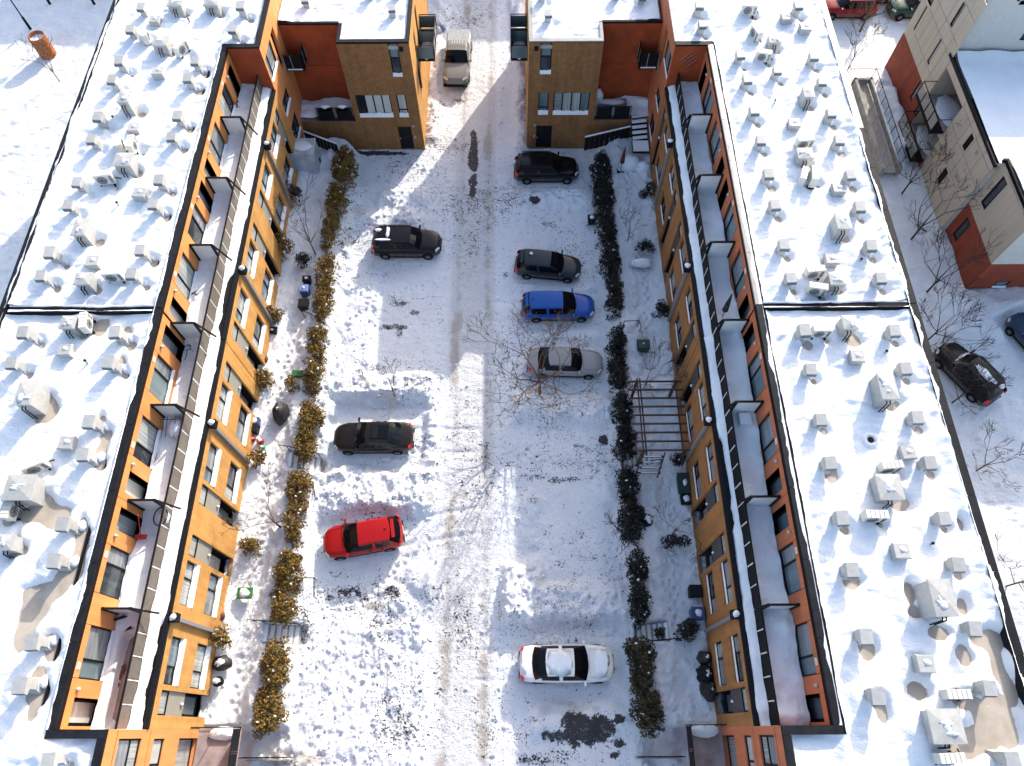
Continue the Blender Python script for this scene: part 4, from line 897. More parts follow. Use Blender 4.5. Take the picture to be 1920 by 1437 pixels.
# hedges: (px, py of the two ends at hedge-top height), one entry per planted clump of the row
HL = [(640, 268, 650, 330, .95), (625, 335, 632, 395, .85), (615, 395, 622, 455, .7), (602, 470, 612, 530, .75), (598, 530, 606, 590, .72), (584, 605, 602, 665, .72), (580, 665, 588, 715, .7), (575, 742, 588, 800, .74), (566, 800, 576, 855, .72),
      (552, 880, 560, 935, .78), (548, 935, 560, 1008, .72), (530, 1030, 545, 1100, .74), (515, 1100, 540, 1168, .78), (500, 1205, 525, 1285, .85), (490, 1285, 512, 1375, .9)]
HR = [(1118, 278, 1132, 330, .75), (1128, 330, 1138, 385, .75), (1132, 385, 1142, 440, .78), (1142, 440, 1150, 510, .7), (1150, 510, 1158, 575, .55), (1150, 602, 1162, 660, .62), (1158, 660, 1160, 715, .6), (1162, 735, 1172, 790, .6), (1166, 790, 1178, 848, .65),
      (1172, 872, 1182, 930, .72), (1180, 930, 1190, 1005, .8), (1190, 1030, 1205, 1085, .55), (1192, 1085, 1205, 1155, .6), (1190, 1195, 1215, 1235, .85), (1196, 1235, 1212, 1290, .55), (1202, 1290, 1235, 1375, .85)]
for side, HH in (('left', HL), ('right', HR)):
    for k, (a, b, c, d, w) in enumerate(HH):
        zt = 2.45; p = U(a, b, zt); q = U(c, d, zt); x, y = (p[0] + q[0]) / 2, (p[1] + q[1]) / 2; g = gz(x, y)
        x = x * .6 + (-12.15 if side == 'left' else 6.78) * .4
        m_ = 'cedar' if side == 'left' else ('cedar_shade' if k > 12 else 'conifer')  # right row takes darker leaf colours, its shade put into the foliage
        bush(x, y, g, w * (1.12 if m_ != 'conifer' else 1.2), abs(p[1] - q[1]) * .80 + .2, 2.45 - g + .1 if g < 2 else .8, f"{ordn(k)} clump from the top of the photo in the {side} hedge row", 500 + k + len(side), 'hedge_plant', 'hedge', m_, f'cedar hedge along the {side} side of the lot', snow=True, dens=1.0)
BU = [(545, 365, 1.1, 1.0, 1.6, 'conifer', 'dark bush against the left facade, behind the bare garden tree'), (535, 468, .85, .75, 1.5, 'cedar', 'brown-green bush by the left facade, level with the black SUV'), (565, 480, .6, .55, 1.1, 'conifer', 'dark low bush between the facade bush and the left hedge'), (516, 590, .75, .7, 1.3, 'cedar', 'rounded bush by the left facade above a slatted black crate'),
      (497, 712, .9, .75, 1.5, 'cedar', 'wide bush touching the left facade, above the black covered barbecue'), (545, 715, .7, .55, 1.0, 'cedar', 'bush reaching towards the left hedge beside a green tub'), (482, 858, .75, .65, 1.4, 'cedar', 'bush against the facade beside the red and green garden toys'),
      (465, 1020, .85, .65, 1.4, 'cedar', 'bush with thin stems by the blank stretch of the left facade'), (415, 1195, .85, .75, 1.5, 'cedar', 'snow-dusted bush under the lowest left downpipe'),
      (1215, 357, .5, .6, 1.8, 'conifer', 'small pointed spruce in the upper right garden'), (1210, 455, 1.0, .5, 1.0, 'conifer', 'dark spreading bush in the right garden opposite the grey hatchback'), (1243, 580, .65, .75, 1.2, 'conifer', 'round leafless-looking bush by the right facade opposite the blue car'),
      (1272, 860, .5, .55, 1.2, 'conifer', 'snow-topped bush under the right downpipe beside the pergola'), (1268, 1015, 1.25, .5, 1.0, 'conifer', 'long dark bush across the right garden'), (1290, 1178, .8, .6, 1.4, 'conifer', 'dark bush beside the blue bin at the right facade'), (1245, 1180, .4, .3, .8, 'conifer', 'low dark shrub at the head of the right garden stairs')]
for k, (px, py, rx, ry, h, m_, lab) in enumerate(BU):
    x, y = U(px, py, 2.3); g = gz(x, y); bush(x, y, g, rx * .85, ry * .85, min(h, 1.4), lab, 700 + k, m_=m_, snow=True)
def tree(x, y, z, h, spread, label, seed, m_='bark', trunk=.07, lean=(0, 0), depth=5, name='bare_tree', nb=(3, 4), group=None, first=.3, thin=1.0):
    rr = random.Random(seed); r = thing(name, label, 'tree', (x, y, z - .1), group=group); mt = MB(); mc = MB()
    top = Vector((x + lean[0] * first, y + lean[1] * first, z + h * first)); mt.tube((x, y, z - .2), top, trunk, trunk * .8, n=8)
    def grow(p, d, ln, rad, lv):
        if lv == 0: return
        q = p
        for s_ in range(2):
            d2 = (d + Vector((rr.uniform(-.16, .16), rr.uniform(-.16, .16), rr.uniform(-.05, .12)))).normalized(); e = q + d2 * ln * .5
            mc.tube(q, e, max(rad, .011), max(rad * .82, .010), n=5 if lv > 2 else 3, cap=False); q = e; rad *= .82; d = d2
        k = rr.randint(2, 3) if lv > 1 else 2
        for i in range(k):
            a = rr.uniform(0, 6.28); v = Vector((math.cos(a), math.sin(a), rr.uniform(-.1, .5))); nd = (d * rr.uniform(.8, 1.2) + v * rr.uniform(.45, .85)).normalized()
            grow(q, nd, ln * rr.uniform(.62, .85), rad * rr.uniform(.62, .8), lv - 1)
    n = rr.randint(*nb)
    for i in range(n):
        a = 6.28 * i / n + rr.uniform(-.5, .5); d = Vector((math.cos(a) * spread + lean[0] / h, math.sin(a) * spread + lean[1] / h, rr.uniform(.7, 1.2))).normalized()
        grow(top - Vector((0, 0, rr.uniform(0, .12) * h)), d, h * rr.uniform(.24, .33), trunk * .55 * thin, depth)
    mc.tube(top, top + Vector((lean[0] * .3, lean[1] * .3, h * .25)), trunk * .78, trunk * .4, n=6); grow(top + Vector((lean[0] * .3, lean[1] * .3, h * .25)), Vector((lean[0] / h, lean[1] / h, 1)).normalized(), h * .2, trunk * .4 * thin, depth)
    mt.build('trunk', m_, r); mc.build('crown', m_, r); return r
def tp(px, py, z=0.0): x, y = U(px, py, z); return x, y, gz(x, y)
tree(*tp(1012, 742, .2), 5.8, 1.35, 'tall bare tree in the lot in front of the silver saloon', 11, trunk=.10, lean=(-.3, .4), depth=6, nb=(6, 7))
tree(*tp(742, 748, .3), 3.4, 1.1, 'small bare tree in the snow bank left of the lane', 12, trunk=.045, depth=4)
tree(*tp(592, 478, 1.5), 4.4, .8, 'bare garden tree between the facade bushes and the left hedge', 13, trunk=.05, lean=(-.5, .9), depth=5)
tree(*tp(527, 990, 1.5), 3.6, 1.0, 'bare multi-stemmed tree in the left garden opposite the red car', 14, trunk=.06, depth=5)
tree(*tp(1200, 1024, 1.4), 3.0, .4, 'thin bare tree leaning out of the right hedge over the lot', 15, 'bark_dark', trunk=.05, lean=(-2.0, .7), depth=4)
tree(*tp(1176, 455, 1.4), 2.6, .5, 'thin bare shrub behind the dark hedge, upper right garden', 16, 'bark_dark', trunk=.03, depth=4)
tree(*tp(1205, 735, 1.4), 3.2, 1.1, 'bare shrub beside the far end of the pergola', 17, 'bark_dark', trunk=.03, depth=5)
tree(*tp(1262, 1000, 1.5), 2.8, 1.2, 'twiggy bare shrub over the long dark bush, right garden', 18, 'bark_dark', trunk=.025, depth=5)
tree(*tp(540, 440, 1.5), 3.2, 1.1, 'pale twiggy shrub against the upper left facade', 19, 'bark', trunk=.03, depth=4)
G = 'bare trees behind the right row'
for k, (px, py, h, sp, m_, tr, lab) in enumerate([(1612, 60, 5.5, .55, 'bark', .10, 'tall bare tree in front of the dark red car, top right'), (1590, 130, 3.6, .6, 'bark', .05, 'slender bare tree on the snow below the tall one, top right'), (1692, 362, 4.0, .8, 'bark_dark', .06, 'bare tree in the shade under the metal balconies'),
    (1708, 450, 4.6, .9, 'bark_dark', .07, 'dark bare tree beside the low corner of the beige building'), (1736, 550, 4.4, .8, 'bark_dark', .065, 'bare tree in front of the dark red brick base'), (1738, 640, 4.0, .7, 'bark_dark', .05, 'bare tree half hidden by the roof edge, above the street SUV'), (1748, 665, 3.6, .8, 'bark_dark', .05, 'bare tree directly beside the nose of the street SUV'),
    (1786, 755, 3.0, .9, 'bark_dark', .05, 'bare tree behind the tail of the street SUV'), (1832, 882, 3.0, .9, 'bark', .05, 'reddish bare shrub-like tree beside the right roof edge'), (1885, 1100, 3.6, .9, 'bark', .05, 'bare tree at the right edge below the cleared path'), (1755, 330, 4.6, .8, 'bark_dark', .06, 'large bare tree drawn against the beige wall')]):
    x, y = U(px, py, 0); x = max(x, 20.4); tree(x, y, gz(x, y), h * 1.1, sp * 1.2, lab, 30 + k, m_, trunk=tr, depth=5, group=G)
tree(*tp(110, 150), 3.8, .35, 'young bare tree rising through the planter on the left field', 50, 'bark', trunk=.045, lean=(-.3, .2), depth=4)
x, y = U(78, 110, .4); 
# ------------------------------------------------------------------ cars
def paint(name, c, rough=.2, metal=.0):
    "car paint with road salt low on the body"
    M = mat('paint_' + name, c, rough, metal, coat=.08, spec=.2); n = M.node_tree; b = n.nodes["Principled BSDF"]
    tc = n.nodes.new("ShaderNodeTexCoord"); sp = n.nodes.new("ShaderNodeSeparateXYZ"); n.links.new(tc.outputs["Object"], sp.inputs[0])
    no = n.nodes.new("ShaderNodeTexNoise"); no.inputs["Scale"].default_value = 5; no.inputs["Detail"].default_value = 6; n.links.new(tc.outputs["Object"], no.inputs["Vector"])
    mr = n.nodes.new("ShaderNodeMapRange"); mr.inputs[1].default_value = .25; mr.inputs[2].default_value = .80; mr.inputs[3].default_value = .9; mr.inputs[4].default_value = 0; n.links.new(sp.outputs["Z"], mr.inputs[0])
    mu = n.nodes.new("ShaderNodeMath"); mu.operation = 'MULTIPLY'; n.links.new(mr.outputs[0], mu.inputs[0]); n.links.new(no.outputs[0], mu.inputs[1])
    mx = n.nodes.new("ShaderNodeMix"); mx.data_type = 'RGBA'; mx.inputs[6].default_value = lin(c); mx.inputs[7].default_value = (.26, .245, .225, 1); n.links.new(mu.outputs[0], mx.inputs[0]); n.links.new(mx.outputs[2], b.inputs["Base Color"])
    rr_ = n.nodes.new("ShaderNodeMapRange"); rr_.inputs[3].default_value = rough; rr_.inputs[4].default_value = .8; n.links.new(mu.outputs[0], rr_.inputs[0]); n.links.new(rr_.outputs[0], b.inputs["Roughness"])
paint('black', (.004, .004, .005)); paint('slate', (.022, .027, .036)); paint('blue', (.012, .075, .32)); paint('silver', (.26, .26, .265)); paint('brown', (.014, .010, .009)); paint('red', (.33, .008, .008), .3, .1)
paint('white', (.72, .70, .67), .3, 0); paint('champagne', (.20, .195, .18)); paint('navy', (.03, .05, .10)); paint('darkred', (.22, .01, .012)); paint('green', (.015, .05, .035))
mat('car_glass', (.004, .005, .007), .06, spec=.22); mat('tyre', (.008, .008, .009), .9, spec=.1); mat('rim', (.35, .35, .36), .35, .8); mat('light_red', (.55, .01, .01), .25); mat('light_clear', (.6, .6, .6), .15); mat('trim', (.008, .008, .009), .7, spec=.15)
def car_profile(kind, L, Wd):
    h = L / 2; w = Wd / 2
    P = dict(hatch=dict(zb=.92, zr=1.46, hood=.90, ws0=.24, ws1=.04, r1=-.36, rb=-.475, tail=.95, rw=.70), wagon=dict(zb=.92, zr=1.47, hood=.90, ws0=.245, ws1=.06, r1=-.40, rb=-.485, tail=.95, rw=.70),
             suv=dict(zb=1.05, zr=1.64, hood=1.04, ws0=.235, ws1=.085, r1=-.39, rb=-.475, tail=1.05, rw=.74), sedan=dict(zb=.93, zr=1.44, hood=.88, ws0=.23, ws1=.075, r1=-.225, rb=-.365, tail=1.00, rw=.68), pickup=dict(zb=1.12, zr=1.74, hood=1.12, ws0=.20, ws1=.06, r1=-.14, rb=-.17, tail=1.16, rw=.73))[kind]
    return P, h, w
def make_car(kind, L, Wd, pnt, label, snow=(), extras=()):
    P, h, w = car_profile(kind, L, Wd); r = thing('parked_car' if kind != 'pickup' else 'pickup_truck', label, 'car' if kind != 'pickup' else 'truck')
    # stations: x fraction of L, half-width factor, centre-line height, greenhouse flag
    zs = P['hood']; zt = P['tail']; zr = P['zr']; zb = P['zb']
    fr_ = [(.5, .66, .62, 0), (.488, .77, .70, 0), (.462, .875, zs - .13, 0), (.41, .95, zs - .06, 0), (.33, .985, zs - .01, 0), (P['ws0'] + .01, 1.0, zs + .03, 0), (P['ws0'], 1.0, zs + .04, 1), ((P['ws0'] + P['ws1']) / 2, 1.0, (zs + zr) / 2 + .06, 2), (P['ws1'], 1.0, zr - .02, 3),
           (P['ws1'] - .07, 1.0, zr, 4), ((P['ws1'] + P['r1']) / 2 + .02, 1.0, zr + .01, 4), ((P['ws1'] + P['r1']) / 2 - .02, 1.0, zr + .01, 4), (P['r1'] + .05, 1.0, zr - .01, 4), (P['r1'], .99, zr - .035, 5), ((P['r1'] + P['rb']) / 2, .985, (zr + zt) / 2 + .03, 6), (P['rb'], .975, zt + .02, 7)]
    if kind == 'sedan': fr_ += [(P['rb'] - .01, .97, zt, 0), (-.43, .95, zt - .03, 0), (-.475, .90, zt - .10, 0), (-.49, .82, .68, 0), (-.5, .72, .60, 0)]
    elif kind == 'pickup': fr_ += [(P['rb'] - .01, .99, zt, 0), (-.30, .99, zt, 0), (-.45, .98, zt - .01, 0), (-.485, .95, zt - .04, 0), (-.497, .9, .7, 0), (-.5, .85, .6, 0)]
    else: fr_ += [(P['rb'] - .006, .96, zt - .05, 0), (-.49, .87, .78, 0), (-.5, .76, .62, 0)]
    V = []; n = 10
    for (fx, wf, zc, g) in fr_:
        W_ = w * wf; bw = W_ * .93; x = fx * L
        if g:
            t = {1: 0, 2: .55, 3: .97, 4: 1, 5: .97, 6: .5, 7: 0}[g]; rw = bw * (1 - t) * .96 + w * P['rw'] * 1.06 * t
            zbl = zb if 2 <= g <= 6 else min(zb, zc - .0)
            ring = [(0, zc), (rw * .5, zc - .008), (rw * .88, zc - .03), (rw, zc - .07 * t - .035), (bw * .985, zbl - .01 * (1 - t)), (bw + .01, zbl - .03), (W_, zbl * .72 + .05), (W_ * .995, .45), (W_ * .94, .27), (W_ * .8, .2)]
        else:
            e = .0; ring = [(0, zc + .0), (bw * .5, zc - .006), (bw * .80, zc - .018), (bw * .90, zc - .035), (bw * .97, zc - .06), (bw + .01, zc - .10), (W_, zc * .7 + .05), (W_ * .995, .45), (W_ * .94, .29), (W_ * .8, .24)]
        cu = (.20 if kind != 'pickup' else .12) * min(1, abs(fx) / .22) * (1 if fx > 0 else -1)
        V.append([(x - cu * min(1, y / w) ** 2.2, y, z) for y, z in ring])
    parts = {}
    def add(key, a, b, c, d): parts.setdefault(key, MB()).quad(a, b, c, d)
    for i in range(len(fr_) - 1):
        g0, g1 = fr_[i][3], fr_[i + 1][3]
        for s in (1, -1):
            for j in range(n - 1):
                key = 'body'
                if (g0, g1) in ((1, 2), (2, 3)) and j < 3: key = 'windshield'
                elif (g0, g1) in ((5, 6), (6, 7)) and j < (3 if kind != 'pickup' else 2): key = 'rear_window'
                elif g0 and g1 and j == 3:
                    x0, x1 = fr_[i][0], fr_[i + 1][0]; bp = abs((x0 + x1) / 2 - (P['ws1'] + P['r1']) / 2) < .012
                    if (g0, g1) in ((1, 2), (2, 3), (3, 4), (4, 4), (4, 5)) + (((5, 6),) if kind == 'sedan' else ()) and not bp: key = 'side_window%d%d' % (s, (x0 + x1) / 2 > (P['ws1'] + P['r1']) / 2)
                    if kind == 'wagon' or kind == 'hatch' or kind == 'suv':
                        if (g0, g1) == (5, 6): key = 'body'
                elif key == 'body' and g0 >= 3 and g1 >= 3 and g0 <= 5 and g1 <= 5 and j < 3: key = 'roof'
                q = [V[i][j], V[i + 1][j], V[i + 1][j + 1], V[i][j + 1]]
                q = [(a, b * s, c) for a, b, c in q]
                if s < 0: q = q[::-1]
                add(key, *q)
        if i == 0 or i == len(fr_) - 2:
            vv = V[0] if i == 0 else V[-1]
            for j in range(n - 1): add('body', (vv[j][0], vv[j][1], vv[j][2]), (vv[j + 1][0], vv[j + 1][1], vv[j + 1][2]), (vv[j + 1][0], -vv[j + 1][1], vv[j + 1][2]), (vv[j][0], -vv[j][1], vv[j][2]))
    pm = 'paint_' + pnt
    for k, nm, m_ in (('body', 'body', pm), ('roof', 'roof', pm), ('windshield', 'windshield', 'car_glass'), ('rear_window', 'rear_window', 'car_glass')) + tuple((k, 'side_window', 'car_glass') for k in sorted(parts) if k.startswith('side_window')):
        o = parts[k].build(nm, m_, r, smooth=(k in ('body', 'roof')))
        if k in ('body', 'roof'):
            import bmesh
            bm = bmesh.new(); bm.from_mesh(o.data); bmesh.ops.remove_doubles(bm, verts=bm.verts, dist=.0005); bmesh.ops.recalc_face_normals(bm, faces=bm.faces)
            for e in bm.edges: 
                if len(e.link_faces) == 2 and e.calc_face_angle(0) > .55: e.smooth = False
            bm.to_mesh(o.data); bm.free()
        if k == 'body': body = o
        if k == 'roof': rf = o
    for fx in (.315, -.30 if kind != 'pickup' else -.32):
        for s in (1, -1):
            R_ = .34 if kind in ('suv', 'pickup') else .31; x = fx * L
            mb = MB(); mb.tube((x, s * (w - .20), R_), (x, s * (w + .012), R_), R_, n=22); wh = mb.build('wheel', 'tyre', r)
            mb = MB(); mb.tube((x, s * (w + .0), R_), (x, s * (w + .02), R_), R_ * .64, n=16); rm = mb.build('rim', 'trim', wh)
            mb = MB()
            for k in range(10): a = k * .628; mb.bar((x, s * (w + .024), R_), (x + math.cos(a) * R_ * .6, s * (w + .024), R_ + math.sin(a) * R_ * .6), .028)
            mb.tube((x, s * (w + .015), R_), (x, s * (w + .03), R_), .06, n=10); mb.build('spoke', 'rim', wh)
            mb = MB(); 
            for k in range(9):
                a0, a1 = math.pi * k / 9, math.pi * (k + 1) / 9; q = R_ + .055
                mb.quad((x + q * math.cos(a0), s * (w * .985 + .004), R_ + q * math.sin(a0)), (x + q * math.cos(a1), s * (w * .985 + .004), R_ + q * math.sin(a1)), (x + (q - .05) * math.cos(a1), s * (w + .012), R_ + (q - .05) * math.sin(a1)), (x + (q - .05) * math.cos(a0), s * (w + .012), R_ + (q - .05) * math.sin(a0)))
            mb.build('wheel_arch', 'trim', r)
    for s in (1, -1):
        mb = MB(); x = (P['ws0'] - .045) * L; mb.box(x - .06, x + .05, s * (w * .93), s * (w + .17), zb + .0, zb + .13); mb.build('mirror', pm if pnt not in ('black',) else 'trim', r)
        mb = MB(); zl = zs - .17; mb.hexa([(.44 * L, s * w * .84, zl), (.482 * L, s * w * .58, zl - .03), (.487 * L, s * w * .60, zl - .08), (.44 * L, s * w * .93, zl - .09)], [(.43 * L, s * w * .80, zl + .055), (.472 * L, s * w * .55, zl + .02), (.49 * L, s * w * .58, zl - .02), (.43 * L, s * w * .92, zl + .02)]); mb.build('headlight', 'light_clear', r)
        zt_ = (zt - .12) if kind != 'pickup' else .95; mb = MB()
        if kind in ('hatch', 'wagon', 'suv'): mb.hexa([(-.44 * L, s * w * .90, zt_ - .16), (-.487 * L, s * w * .72, zt_ - .16), (-.492 * L, s * w * .74, zt_ - .2), (-.44 * L, s * w * 1.0, zt_ - .2)], [(-.44 * L, s * w * .88, zt_ + .16), (-.478 * L, s * w * .72, zt_ + .16), (-.484 * L, s * w * .80, zt_ + .1), (-.44 * L, s * w * .97, zt_ + .1)])
        else: mb.hexa([(-.455 * L, s * w * .75, zt_ - .1), (-.492 * L, s * w * .60, zt_ - .12), (-.5 * L, s * w * .62, zt_ - .18), (-.455 * L, s * w * .96, zt_ - .15)], [(-.45 * L, s * w * .72, zt_ + .05), (-.486 * L, s * w * .6, zt_ + .03), (-.488 * L, s * w * .66, zt_ - .02), (-.45 * L, s * w * .93, zt_ + .03)])
        mb.build('taillight', 'light_red', r)
        for q in (.5, .0): 
            mb = MB(); x = (P['ws1'] * q * 2 - .12 if q else P['r1'] * .62) * L; mb.box(x - .09, x + .09, s * w * .985, s * (w + .018), zb * .74 + .1, zb * .74 + .13); mb.build('door_handle', 'trim' if pnt != 'white' else pm, r)
        for fx in (P['ws0'] - .06, (P['ws1'] + P['r1']) / 2, P['r1'] * .95 if kind != 'pickup' else -.14):
            mb = MB(); x = fx * L; mb.box(x - .008, x + .008, s * w * .965, s * (w + .004), .38, zb * .80); mb.build('door_seam', 'trim', body)
        mb = MB(); mb.box(-.24 * L, .24 * L, s * (w * .90), s * (w * .985 + .006), .22, .33); mb.build('sill', 'trim', r)
        if kind == 'suv': mb = MB(); mb.box(P['r1'] * L + .1, P['ws1'] * L - .1, s * w * P['rw'] * .97 - .02, s * w * P['rw'] * .97 + .02, zr - .01, zr + .035); mb.build('roof_rail', 'trim', r)
    mb = MB(); mb.box(.487 * L, .503 * L, -w * .5, w * .5, .42, .56); mb.build('grille', 'trim', r)
    mb = MB(); mb.box(-.503 * L, -.49 * L, -w * .7, w * .7, .30, .45); mb.build('bumper_insert', 'trim', r)
    mb = MB(); mb.box(-.506 * L, -.5 * L, -.26, .26, .58 if kind != 'sedan' else .52, .70 if kind != 'sedan' else .64); mb.build('licence_plate', 'plate_white', r)
    for s in (1, -1):
        mb = MB(); a = (P['ws0'] + .002) * L; z0 = zs + .075; mb.bar((a, s * .08 - .25, z0), (a - .16, s * .08 + .20, z0 + .06), .014); mb.build('wiper', 'trim', r)
    # bonnet shut line
    mb = MB(); 
    for s in (1, -1): mb.bar((.25 * L, s * w * .74, zs + .012), (.44 * L, s * w * .68, zs - .075), .010)
    mb.bar((P['ws0'] * L + .05, -w * .74, zs + .042), (P['ws0'] * L + .05, w * .74, zs + .042), .010); mb.build('bonnet_seam', 'trim', body)
    if 'sunroof' in extras: mb = MB(); mb.box(P['ws1'] * L - 1.35, P['ws1'] * L - .35, -.42, .42, zr + .005, zr + .018); mb.build('sunroof', 'car_glass', rf); mb = MB(); mb.box(P['ws1'] * L - .75, P['ws1'] * L - .40, -.38, .38, zr + .018, zr + .024); mb.build('sunroof_opening', 'trim', rf)
    if 'spoiler' in extras: mb = MB(); mb.hexa([(P['r1'] * L - .05, -w * .6, zr - .06), (P['r1'] * L - .22, -w * .55, zr - .09), (P['r1'] * L - .22, w * .55, zr - .09), (P['r1'] * L - .05, w * .6, zr - .06)], [(P['r1'] * L - .05, -w * .6, zr - .015), (P['r1'] * L - .24, -w * .55, zr - .05), (P['r1'] * L - .24, w * .55, zr - .05), (P['r1'] * L - .05, w * .6, zr - .015)]); mb.build('spoiler', pm, r)
    if 'antenna' in extras: mb = MB(); mb.hexa([(P['r1'] * L + .35, -.02, zr), (P['r1'] * L + .22, -.03, zr), (P['r1'] * L + .22, .03, zr), (P['r1'] * L + .35, .02, zr)], [(P['r1'] * L + .25, -.01, zr + .05), (P['r1'] * L + .21, -.01, zr + .06), (P['r1'] * L + .21, .01, zr + .06), (P['r1'] * L + .25, .01, zr + .05)]); mb.build('antenna', 'trim', rf)
    if kind == 'pickup':
        mb = MB(); mb.box(-.485 * L, (P['rb'] - .015) * L, -w * .86, w * .86, zt + .0, zt + .035); cv = mb.build('bed_cover', 'pane_curtain', r)
        for k in range(5): mb = MB(); y = -.4 + .2 * k; mb.box(P['r1'] * L + .02, P['r1'] * L + .42, y - .018, y + .018, zr - .01, zr + .004); mb.build('roof_rib', 'light_clear', rf)
        mb = MB(); mb.box(.46 * L, .512 * L, -w * .92, w * .92, .38, .55); mb.build('bumper', 'trim', r)
    for (fx, fy, ax, ay, z, hh, sd) in snow:
        mb = MB(); mb.blob((fx * L, fy * w, z), (ax, ay, hh), 14, 5, .28, seed=sd); mb.build('snow_patch', 'snow', r, smooth=True)
    return r
EX = {0: ((), ('spoiler',)), 1: (((-.30, -.55, .55, .09, 1.66, .03, 1), (-.24, .1, .12, .45, 1.66, .03, 2), (-.38, .3, .22, .12, 1.64, .03, 3)), ('antenna',)), 2: (((-.26, .25, .12, .1, 1.47, .02, 4),), ('spoiler', 'antenna')), 3: ((), ('spoiler', 'antenna')), 4: ((), ()), 5: ((), ('sunroof', 'antenna')), 6: ((), ('spoiler', 'antenna')),
      7: (((-.075, 0, .72, .60, 1.438, .02, 5), (.36, 0, .42, .68, .865, .03, 6), (-.44, .1, .2, .6, .965, .04, 7)), ()), 9: (((-.16, .1, .75, .26, 1.65, .09, 8), (.20, -.05, .16, .70, 1.13, .10, 9), (-.40, -.2, .15, .2, 1.6, .05, 10)), ()), 10: (((.0, 0, .7, .5, 1.45, .1, 5),), ()), 8: ((), ())}
for i, (x, y, a, L_, W__, kind, p, lab) in enumerate(CARPOS):
    sn, ex = EX.get(i, ((), ())); c = make_car(kind, L_, W__, p, lab, sn, ex); c.location = (x, y, gz(x, y) + .0); c.rotation_euler = (0, 0, a)
# ------------------------------------------------------------------ stairs and railings between lot and gardens
def stairs(x0, x1, y0, y1, n, label, rise_to_neg):
    r = thing('garden_stairs', label, 'stairs', ((x0 + x1) / 2, (y0 + y1) / 2, 0)); 
    for i in range(n):
        t0, t1 = i / n, (i + 1) / n; z = 1.28 * ((1 - t0) if rise_to_neg else t1)
        a, b = x0 + (x1 - x0) * t0, x0 + (x1 - x0) * t1
        mb = MB(); mb.box(a, b, y0, y1, z - .35, z - .06); tr = mb.build('step', 'concrete', r)
        mb = MB(); g = .07; lo, hi = (a + .0, b - g) if rise_to_neg else (a + g, b); mb.box(lo, hi, y0 + .03, y1 - .03, z - .06, z + .03); mb.build('snow_tread', 'snow', tr)
    return r
def railing(pts, h, label, loc=None, posts=True, m_='black_metal', r_=.022):
    r = thing('handrail', label, 'handrail', (pts[0][0], pts[0][1], pts[0][2]))
    mb = MB(); 
    for a, b in zip(pts, pts[1:]): mb.tube((a[0], a[1], a[2] + h), (b[0], b[1], b[2] + h), r_ * 1.3, n=6)
    mb.build('rail', m_, r)
    for p in pts: mb = MB(); mb.tube((p[0], p[1], p[2] - .2), (p[0], p[1], p[2] + h), r_, n=6); mb.build('post', m_, r)
    return r
for k, (sy, nm) in enumerate(((4.72, 'lower'), (14.25, 'upper'))):
    stairs(-12.95, -11.35, sy - .46, sy + .46, 6, f"{nm} snow-covered concrete stairs through the gap in the left hedge", True)
    stairs(6.50, 8.0, sy - .42, sy + .42, 6, f"{nm} snow-covered concrete stairs through the gap in the right hedge", False)
    railing([(-13.3, sy + .5, 1.45), (-12.9, sy + .5, 1.3), (-11.4, sy + .5, .1)], .85, f"black handrail beside the {nm} left garden stairs")
    railing([(8.4, sy - .5, 1.45), (8.0, sy - .5, 1.35), (6.6, sy - .5, .15)], .85, f"black handrail beside the {nm} right garden stairs")
x, y = U(590, 625, 2.2); railing([(-13.1, 23.7, 1.45), (-12.6, 23.55, 1.4), (-11.6, 23.2, .3)], .85, 'bent black handrail by the covered bins, left hedge gap')
x, y = U(1187, 612, 2.2); railing([(7.0, 22.9, 1.4), (7.9, 22.9, 1.45), (8.0, 22.5, 1.45)], .75, 'black handrail in the right hedge gap above the lone bin')
for k, (a, b, lab) in enumerate((((590, 1085), (590, 1120), 'pair of low metal frames at the lot edge beside the left hedge, lower one'), ((588, 905), (592, 935), 'bent low metal rail at the lot edge beside the left hedge, above the red car'))):
    p, q = U(*a, .8), U(*b, .8); railing([(p[0] - 1.0, p[1], .6), (p[0], p[1], .5), (q[0], q[1], .5)], .45, lab)
# ------------------------------------------------------------------ pergola in the right garden
r = thing('pergola', 'brown timber pergola with open rafters against the right facade', 'pergola', (8.3, 15.9, 1.4))
zt = 3.75
for (a, b) in ((7.15, 13.75), (9.4, 13.75), (7.15, 18.0), (9.4, 18.0)): mb = MB(); mb.box(a - .07, a + .07, b - .07, b + .07, 1.2, zt - .12); mb.build('post', 'wood', r)
for a in (7.15, 7.30, 9.3): mb = MB(); mb.box(a - .03, a + .03, 13.55, 18.15, zt - .16, zt); mb.build('beam', 'wood', r)
for k in range(9): mb = MB(); yy = 13.72 + k * .52; mb.box(6.55, 9.65, yy - .03, yy + .03, zt + .002, zt + .15); rf = mb.build('rafter', 'wood', r); mb = MB(); mb.box(7.0 + .1 * (k % 3), 9.2, yy - .022, yy + .022, zt + .15, zt + .165); 
for k in range(2): mb = MB(); mb.box(8.0 + k * .6, 9.0 + k * .3, 18.2, 18.6, 2.2 + k * .5, 2.35 + k * .5); mb.build('snow_load', 'snow', r)
r = thing('garden_swing', 'brown slatted timber seat standing at the near end of the pergola', 'bench', (7.7, 13.2, 1.4))
for s in (7.1, 8.35): mb = MB(); mb.bar((s, 13.7, 3.5), (s - .15, 12.95, 1.5), .07); mb.build('side_frame', 'wood', r)
for k in range(4): mb = MB(); yy = 13.55 - k * .17; zz_ = 3.3 - k * .42; mb.box(7.05, 8.3, yy - .05, yy + .05, zz_ - .03, zz_ + .03); sl_ = mb.build('slat', 'wood', r); mb = MB(); mb.box(7.2, 8.15, yy - .03, yy + .03, zz_ + .03, zz_ + .05); mb.build('snow_strip', 'snow', sl_)
